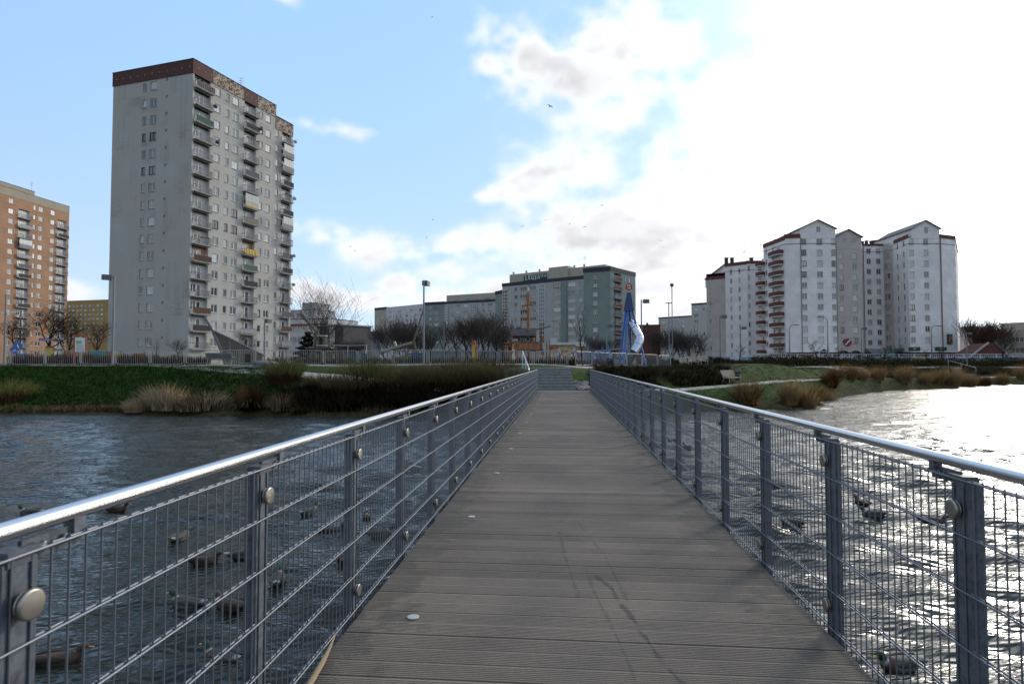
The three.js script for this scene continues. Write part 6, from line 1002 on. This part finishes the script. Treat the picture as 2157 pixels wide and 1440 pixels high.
// ---------------------------------------------------------------- orange pirate ship
{
  const D = 52, base = at(1112, 760, D), G = ground(base.x, base.z), o = thing('pirate_ship', 'orange wooden pirate ship climbing frame with mast and white flag', 'climbing frame', [base.x, G, base.z], turnTo(1112)), sc = D / 1260;
  const orangeWood = std([1, 1, 1], 0.7, { map: texture(256, 256, (u, v) => mulc([0.36, 0.125, 0.032], 0.85 + 0.3 * n2(u * 30, v * 5, 0) + 0.3 * fbm(u * 8, v * 3, 3))) }), navy = std([0.02, 0.03, 0.06], 0.6), black = std([0.014, 0.013, 0.013], 0.7);
  const X = (px) => (px - 1112) * sc, Y = (py) => heightAt(py, D) - G, box = (name, x0, x1, y0, y1, z, d, m) => part(name, boxes([[(X(x0) + X(x1)) / 2, (Y(y0) + Y(y1)) / 2, z, X(x1) - X(x0), Y(y1) - Y(y0), d]]), m, o);
  part('mast', tube([V(0.03, Y(768), -0.2), V(0.03, Y(616), -0.2)], [0.16, 0.115], 10), orangeWood, o); part('yard', tube([V(X(1099), Y(643.5), 0.1), V(X(1124), Y(639), -0.5)], 0.07, 6), orangeWood, o);
  part('flag', boxes([[0.02, 0, 0, 0.03, 0.62, 0.03]]), zinc, o, [X(1111), Y(609), -0.2]); part('pennant', new THREE.ExtrudeGeometry(new THREE.Shape([[0, 0.3], [0.22, 0.02], [0.02, -0.28]].map((q) => new THREE.Vector2(...q))), { depth: 0.02, bevelEnabled: false }), frameWhite, o, [X(1111.5), Y(608.5), -0.2]);
  for (const [a, b] of [[[1111, 620], [1094, 695]], [[1112, 622], [1136, 690]], [[1122, 640], [1138, 676]], [[1101, 644], [1096, 690]]]) part('rigging', tube([V(X(a[0]), Y(a[1]), -0.2), V(X(b[0]), Y(b[1]), -0.1)], 0.016, 4), darkCap, o);
  // cabin: dark tilted roof on posts, navy panels with round portholes
  part('cabin_roof', boxes([[X(1104), Y(699.5), 0.2, 2.05, 0.07, 1.9, [0.42, 0, 0]], [X(1104), Y(699.5), -1.4, 2.05, 0.07, 1.7, [-0.42, 0, 0]]]), black, o); for (const px of [1083, 1102, 1121, 1127]) box('cabin_post', px, px + 3, 735, 697, px === 1127 ? -1.0 : 0.75, 0.12, orangeWood);
  for (const px of [1093, 1112]) { const s = new THREE.Shape([[-0.36, -0.27], [0.36, -0.27], [0.36, 0.27], [-0.36, 0.27]].map((q) => new THREE.Vector2(...q))), h = new THREE.Path(); h.absarc(0, 0, 0.19, 0, 6.2832); s.holes.push(h); part('porthole_panel', new THREE.ExtrudeGeometry(s, { depth: 0.05, bevelEnabled: false }), navy, o, [X(px), Y(715), 0.72]); part('porthole_ring', new THREE.TorusGeometry(0.2, 0.035, 6, 20), zinc, o, [X(px), Y(715), 0.78]); }
  // hull: upright boards, stem with an anchor mark, railing
  for (let k = 0; k < 16; k++) { const px = 1092 + k * 2.85; box('hull_board', px, px + 2.5, 737, 722.5, 0.95, 0.05, orangeWood); } box('gunwale', 1090, 1139, 722.6, 720.6, 0.95, 0.12, std([0.10, 0.09, 0.08], 0.8)); box('hull_beam', 1090, 1144, 740.5, 737.2, 0.93, 0.14, navy);
  const stem = new THREE.Shape([[X(1082), Y(719)], [X(1092), Y(719)], [X(1092), Y(770)], [X(1088), Y(770)]].map((q) => new THREE.Vector2(...q))); part('stem', new THREE.ExtrudeGeometry(stem, { depth: 0.14, bevelEnabled: false }), orangeWood, o, [0, 0, 0.95]); part('stem_cap', boxes([[X(1086.5), Y(717), 1.0, 0.42, 0.13, 0.3]]), zinc, o); part('anchor_mark', boxes([[X(1088.3), Y(728), 1.1, 0.05, 0.28, 0.02], [X(1088.3), Y(727), 1.1, 0.18, 0.05, 0.02], [X(1088.3), Y(731), 1.1, 0.14, 0.05, 0.02]]), std([0.12, 0.04, 0.01], 0.8), o);
  for (let k = 0; k < 11; k++) { const px = 1095 + k * 4.6; if (k !== 4) box('under_board', px, px + 2.4, 768, 741, 0.85, 0.06, k % 3 ? orangeWood : std([0.3, 0.29, 0.28], 0.8)); } for (const px of [1066, 1076, 1141, 1150, 1156]) box('deck_post', px, px + 2.6, 770, 719 + (px % 4), 0.4, 0.11, orangeWood);
  box('side_panel', 1142, 1150, 737, 722, 0.5, 0.05, zinc); box('side_deck', 1064, 1082, 724, 721.5, 0.3, 1.2, orangeWood); box('side_box', 1067, 1078, 731, 724, 0.6, 0.08, orangeWood); box('side_panel', 1071, 1079, 738, 724, 0.2, 0.06, navy); box('step_deck', 1066, 1081, 744, 741, 0.4, 1.0, orangeWood); box('lookout_panel', 1139, 1147, 716, 708, -0.3, 0.08, orangeWood); box('lookout_post', 1139, 1141, 740, 690, -0.3, 0.1, woodBrown);
  for (const [x0, y0, x1, y1] of [[1088, 688, 1108, 694], [1126, 694, 1160, 686]]) part('boom', boxes([[(X(x0) + X(x1)) / 2, (Y(y0) + Y(y1)) / 2, -0.6, Math.hypot(X(x1) - X(x0), Y(y1) - Y(y0)), 0.12, 0.12, [0, 0, Math.atan2(Y(y1) - Y(y0), X(x1) - X(x0))]]]), greyPaint, o);
  part('slide_chute', boxes([[X(1174), Y(757), 0.7, 1.6, 0.06, 0.5, [0, 0, -0.7]], [X(1174), Y(755), 0.95, 1.6, 0.2, 0.03, [0, 0, -0.7]]]), zinc, o);
}
// ---------------------------------------------------------------- graffiti kiosk
{
  const D = 74, p = grounded(1192, D), o = thing('kiosk', 'small kiosk with white roof and colourful graffiti walls', 'building', p, turnTo(1192) + 0.1), gr = texture(512, 128, (u, v) => {
    const a = fbm(u * 9, v * 4, 4), b = n2(u * 14 + 5, v * 6), c = n2(u * 26, v * 12 + 3); let q = v > 0.62 ? [0.5, 0.36, 0.16] : [0.5, 0.3, 0.14]; if (u > 0.35 && u < 0.75) q = [0.45, 0.23, 0.13]; if (b > 0.25 && v < 0.85) q = [0.02, 0.03, 0.12]; if (b > 0.45 && v < 0.8) q = [0.05, 0.13, 0.42]; if (c > 0.5 && v < 0.6) q = [0.6, 0.62, 0.66]; if (a > 0.3) q = [0.5, 0.5, 0.52]; return q; }, { repeat: [1 / 4.1, 1 / 2.4] });
  part('wall', boxes([[0, 1.2, 0, 4.1, 2.4, 2.8]]), std([1, 1, 1], 0.8, { map: gr }), o); part('roof', boxes([[0, 2.5, 0.1, 4.4, 0.3, 3.3], [1.6, 2.45, 0.9, 1.2, 0.55, 1.9]]), offWhite, o); part('vent_box', boxes([[-1.5, 2.95, -0.4, 0.8, 0.7, 0.8]]), zinc, o); part('side_door', boxes([[2.06, 1.05, 0.3, 0.05, 2.0, 0.9]]), std([0.06, 0.2, 0.16], 0.6), o);
}
// ---------------------------------------------------------------- blue slide tower
{
  const D = 56, base = at(1330, 760, D), G = ground(base.x, base.z), o = thing('slide_tower', 'tall blue tripod tower with steel tube slide and round red sign', 'slide', [base.x, G, base.z], turnTo(1330)), sc = D / 1260, X = (px) => (px - 1330) * sc, Y = (py) => heightAt(py, D) - G, blue = std([0.022, 0.115, 0.42], 0.42), navy = std([0.018, 0.04, 0.115], 0.5);
  const apexX = X(1326); for (const [px, z, tx] of [[1304, 0.7, 1320], [1313, 1.6, 1324], [1361, 0.5, 1333], [1330, -1.9, 1327]]) part('leg', tube([V(X(px), -0.15, z), V(X(tx), Y(652), z * 0.18)], 0.1, 10), blue, o);
  const q = [[X(1315), X(1336)], [X(1322), X(1330)]], yb = Y(653), yt = Y(616), P = [], I = [], hz = 0.45, tz = 0.16; for (const [x, y, z] of [[q[0][0], yb, hz], [q[0][1], yb, hz], [q[0][1], yb, -hz], [q[0][0], yb, -hz], [q[1][0], yt, tz], [q[1][1], yt, tz], [q[1][1], yt, -tz], [q[1][0], yt, -tz]]) P.push(x, y, z); for (const f of [[0, 1, 5, 4], [1, 2, 6, 5], [2, 3, 7, 6], [3, 0, 4, 7], [4, 5, 6, 7], [3, 2, 1, 0]]) I.push(f[0], f[1], f[2], f[0], f[2], f[3]); const cg = geom(P, null, null, I).toNonIndexed(); cg.computeVertexNormals(); part('cone_roof', cg, navy, o); part('roof_rim', boxes([[X(1325.5), yb, 0, 0.98, 0.06, 0.98]]), blue, o);
  part('sign_stem', tube([V(apexX, yt, 0), V(apexX, Y(610), 0)], 0.025, 6), zinc, o); const sg = part('round_sign', turned(disc(0.33, 0.05, 28, 0.05), Math.PI / 2), std([0.42, 0.05, 0.03], 0.5), o, [apexX, Y(604), 0]); part('sign_mark', boxes([[-0.1, 0.12, 0.055, 0.1, 0.16, 0.012], [0.08, 0.14, 0.055, 0.14, 0.12, 0.012], [0.02, -0.12, 0.055, 0.26, 0.1, 0.012], [0.13, -0.02, 0.055, 0.06, 0.1, 0.012]]), frameWhite, sg);
  const path = new THREE.CatmullRomCurve3([V(X(1328), Y(680), -0.3), V(X(1334), Y(685), -0.1), V(X(1342), Y(701), 0.2), V(X(1347), Y(714), 0.4), V(X(1343), Y(729), 0.65), V(X(1334), Y(745), 0.9), V(X(1322), Y(766), 1.2)]), pts = path.getPoints(30);
  const steelTube = std([0.60, 0.63, 0.68], 0.26, { metalness: 0.9 }); part('slide_tube', tube(pts.slice(0, 25), 0.4, 22, false), steelTube, o); for (const k of [7, 13, 19]) part('tube_joint', tube([pts[k], pts[k + 1].clone().lerp(pts[k], 0.8)], 0.425, 22, false), greyPaint, o);
  const ch = []; for (let k = 22; k <= 30; k++) ch.push(pts[Math.min(k, 30)]); part('slide_mouth', tube(ch, 0.37, 18), std([0.012, 0.012, 0.014], 0.5), o);
  const nets = []; for (let k = 0; k < 5; k++) nets.push(tube([V(X(1322 + k * 2), Y(653), 0), V(X(1318 + k * 6), Y(740), 0.3)], 0.018, 4)); for (let k = 0; k < 7; k++) nets.push(tube([V(X(1321 - k * 0.4), Y(664 + k * 10), 0.06), V(X(1331 + k * 1.4), Y(664 + k * 10), 0.06)], 0.014, 4)); part('rope_net', merge(nets), std([0.06, 0.05, 0.05], 1), o); part('pole', tube([V(X(1321), Y(655), 0.3), V(X(1332), 0, 1.3)], 0.03, 6), darkCap, o);
  for (const [px, h, D2] of [[1249, 1.3, 50], [1269, 1.7, 52], [1281, 1.9, 52], [1238, 1.2, 50]]) { const f = thing('climbing_post', 'short blue climbing post in the row beside the slide tower', 'play post', grounded(px, D2), 0, 'blue posts beside the slide tower'); part('shaft', tube([V(0, -0.1, 0), V(0, h, 0)], 0.085, 10), blue, f); part('cap', disc(0.1, 0.04, 12).translate(0, h, 0), navy, f); }
  const roofed = thing('play_shelter', 'low play shelter with a pale sloping roof on blue posts', 'shelter', grounded(1290, 62), turnTo(1290)); part('roof', boxes([[0, 1.7, 0, 3.6, 0.09, 1.8, [0, 0, 0.1]]]), zinc, roofed); for (const s of [-1.5, 0, 1.5]) part('post', boxes([[s, 0.8, 0.5, 0.12, 1.7, 0.12]]), blue, roofed);
}
// ---------------------------------------------------------------- ducks and gulls
function loft(sections, sides, colour) {                              // sections: [x, y, half width, half height] along x
  const P = [], I = [], K = [];
  sections.forEach(([x, y, w, h], i) => { const a = sections[Math.max(i - 1, 0)], b = sections[Math.min(i + 1, sections.length - 1)], tx = b[0] - a[0], ty = b[1] - a[1], l = Math.hypot(tx, ty) || 1; for (let k = 0; k < sides; k++) { const q = k / sides * 6.2832, c = Math.cos(q) * w, s = Math.sin(q) * h; P.push(x - ty / l * s, y + tx / l * s, c); K.push(...colour(i, Math.sin(q), Math.cos(q))); } });
  for (let i = 0; i + 1 < sections.length; i++) for (let k = 0; k < sides; k++) { const a = i * sides + k, b = i * sides + (k + 1) % sides; I.push(a, b, a + sides, b, b + sides, a + sides); }
  return geom(P, null, null, I, K);
}
{
  const sec = [[-0.30, 0.115, 0.012, 0.008], [-0.26, 0.10, 0.035, 0.018], [-0.2, 0.075, 0.065, 0.045], [-0.12, 0.055, 0.088, 0.07], [-0.02, 0.045, 0.098, 0.083], [0.07, 0.045, 0.094, 0.085], [0.135, 0.055, 0.078, 0.078], [0.165, 0.08, 0.056, 0.056], [0.178, 0.105, 0.04, 0.04], [0.184, 0.128, 0.034, 0.036], [0.194, 0.148, 0.037, 0.04], [0.214, 0.165, 0.039, 0.04], [0.242, 0.168, 0.032, 0.03], [0.26, 0.161, 0.018, 0.017], [0.267, 0.159, 0.004, 0.004]];
  const duckMat = new THREE.MeshStandardMaterial({ vertexColors: true, roughness: 0.75 }), r = rng(14);
  const drake = (i, s) => i < 2 ? [0.3, 0.3, 0.28] : i === 2 ? [0.02, 0.02, 0.02] : i < 6 ? (s > 0.65 ? [0.045, 0.038, 0.032] : [0.115, 0.112, 0.11]) : i < 8 ? [0.07, 0.03, 0.018] : i === 8 ? [0.32, 0.32, 0.31] : [0.012, 0.045, 0.02];
  const hen = (i, s) => { const k = 0.25 + 0.75 * r(); return i < 9 ? [0.075 * k, 0.045 * k, 0.025 * k] : [0.085 * k, 0.055 * k, 0.032 * k]; };
  const billG = loft([[0.254, 0.158, 0.015, 0.012], [0.286, 0.149, 0.016, 0.008], [0.314, 0.145, 0.015, 0.004], [0.32, 0.145, 0.003, 0.002]], 8, () => [1, 1, 1]), wingG = (() => { const a = loft([[-0.25, 0.10, 0.008, 0.01], [-0.15, 0.095, 0.02, 0.035], [-0.03, 0.085, 0.024, 0.045], [0.06, 0.08, 0.016, 0.03], [0.09, 0.08, 0.004, 0.006]], 8, () => [1, 1, 1]); return merge([a.clone().translate(0, 0, 0.082), a.clone().translate(0, 0, -0.082)]); })(), eyeG = merge([new THREE.SphereGeometry(0.006, 6, 5).translate(0.236, 0.176, 0.032), new THREE.SphereGeometry(0.006, 6, 5).translate(0.236, 0.176, -0.032)]);
  const make = (name, col, bill, wing, label, group) => { const o = thing(name, label, 'duck', [0, 0, 0], 0, group); part('body', loft(sec, 14, col), duckMat, o); part('bill', billG, std(bill, 0.5), o); part('wing_pair', wingG, std(wing, 0.8), o); part('eye_pair', eyeG, std([0.005, 0.005, 0.005], 0.2), o); return o; };
  const dk = make('mallard_drake', drake, [0.45, 0.36, 0.05], [0.065, 0.058, 0.05], 'mallard drake with dark green head swimming beside the bridge', 'mallard drakes swimming beside the bridge'), hn = make('mallard_hen', hen, [0.25, 0.12, 0.03], [0.04, 0.026, 0.015], 'mottled brown mallard hen swimming beside the bridge', 'mallard hens swimming beside the bridge');
  const D = [[-9.63, -10.23, 3.2], [-5.93, -8.98, 1.5], [-4.62, -10.71, 1.9], [-3.47, -10.54, 4.4], [-2.89, -9.43, 2.9], [-3.56, -7.35, 1.2], [-4.23, -6.55, 0.15], [-3.15, -5.39, 0.3], [4.04, -19.8, 1.2], [3.92, -10.67, 0.5], [3.99, -12.79, 2.2], [5.6, -11.38, 0.1], [3.04, -5.77, -0.25], [-4.51, -8.29, 2.4], [4.74, -13.8, 0.9]], Hn = [[-3.72, -9.5, 0.4], [-4.9, -7.95, 0.2], [-3.7, -6.53, 2.9], [-4.6, -5.23, 0.35], [-2.95, -8.21, 1.4], [3.88, -21.3, 2.8], [5.81, -12.23, 1.7], [6.37, -10.96, -0.6], [-8.26, -10.59, 0.1]];
  for (const [src, list] of [[dk, D], [hn, Hn]]) list.forEach(([x, z, a], i) => { const p = [x, WATER - 0.018, z]; if (i === 0) { src.position.set(...p); src.rotation.y = a; src.scale.setScalar(0.9); } else copyOf(src, p, a, null, 0.84 + 0.12 * r()); });
  // gulls
  const wing = (s) => { const P = [], I = [], L = [[0, 0, 0.16], [0.22, 0.11, 0.17], [0.45, 0.10, 0.13], [0.7, 0.0, 0.02]]; L.forEach(([z, y, c], i) => { const sweep = i === 3 ? -0.14 : i === 2 ? 0.02 : 0; P.push(sweep + c * 0.5, y + 0.012, s * z, sweep - c * 0.5, y, s * z, sweep, y - 0.01, s * z); }); for (let i = 0; i < 3; i++) for (const [a, b] of [[0, 1], [1, 2], [2, 0]]) { const p = i * 3 + a, q = i * 3 + b; I.push(p, q, p + 3, q, q + 3, p + 3); } return geom(P, null, null, I); };
  const gull = thing('gull', 'gull banking with spread wings alone high in the sky', 'bird', [0, 0, 0]); part('body', loft([[-0.26, 0, 0.03, 0.006], [-0.16, 0, 0.035, 0.025], [-0.02, -0.01, 0.055, 0.05], [0.1, 0, 0.045, 0.042], [0.16, 0.015, 0.032, 0.032], [0.21, 0.015, 0.02, 0.02], [0.25, 0.008, 0.004, 0.004]], 10, () => [0.25, 0.25, 0.26]), duckMat, gull); for (const s of [-1, 1]) part('wing', wing(s), std([0.10, 0.10, 0.11], 0.8), gull);
  gull.position.copy(at(1159, 224, 80)); gull.rotation.set(0.75, 0.6, 0.25);
  for (const [px, py] of [[1393, 507], [1397, 521], [1151, 463], [1200, 472], [1232, 478], [912, 463], [1100, 477], [748, 528], [738, 519], [898, 500], [1604, 515], [1594, 527], [1583, 521], [1610, 528], [1568, 531], [2103, 521], [910, 36], [1268, 433]]) { const p = at(px, py, 170), b = copyOf(gull, [p.x, p.y, p.z], px % 6, 'tiny distant gull gliding in the flock under the clouds'); b.userData.group = 'distant gulls under the clouds'; b.rotation.set(0.3 * (px % 3), px % 6, 0.2); }
}
renderer.render(scene, camera);
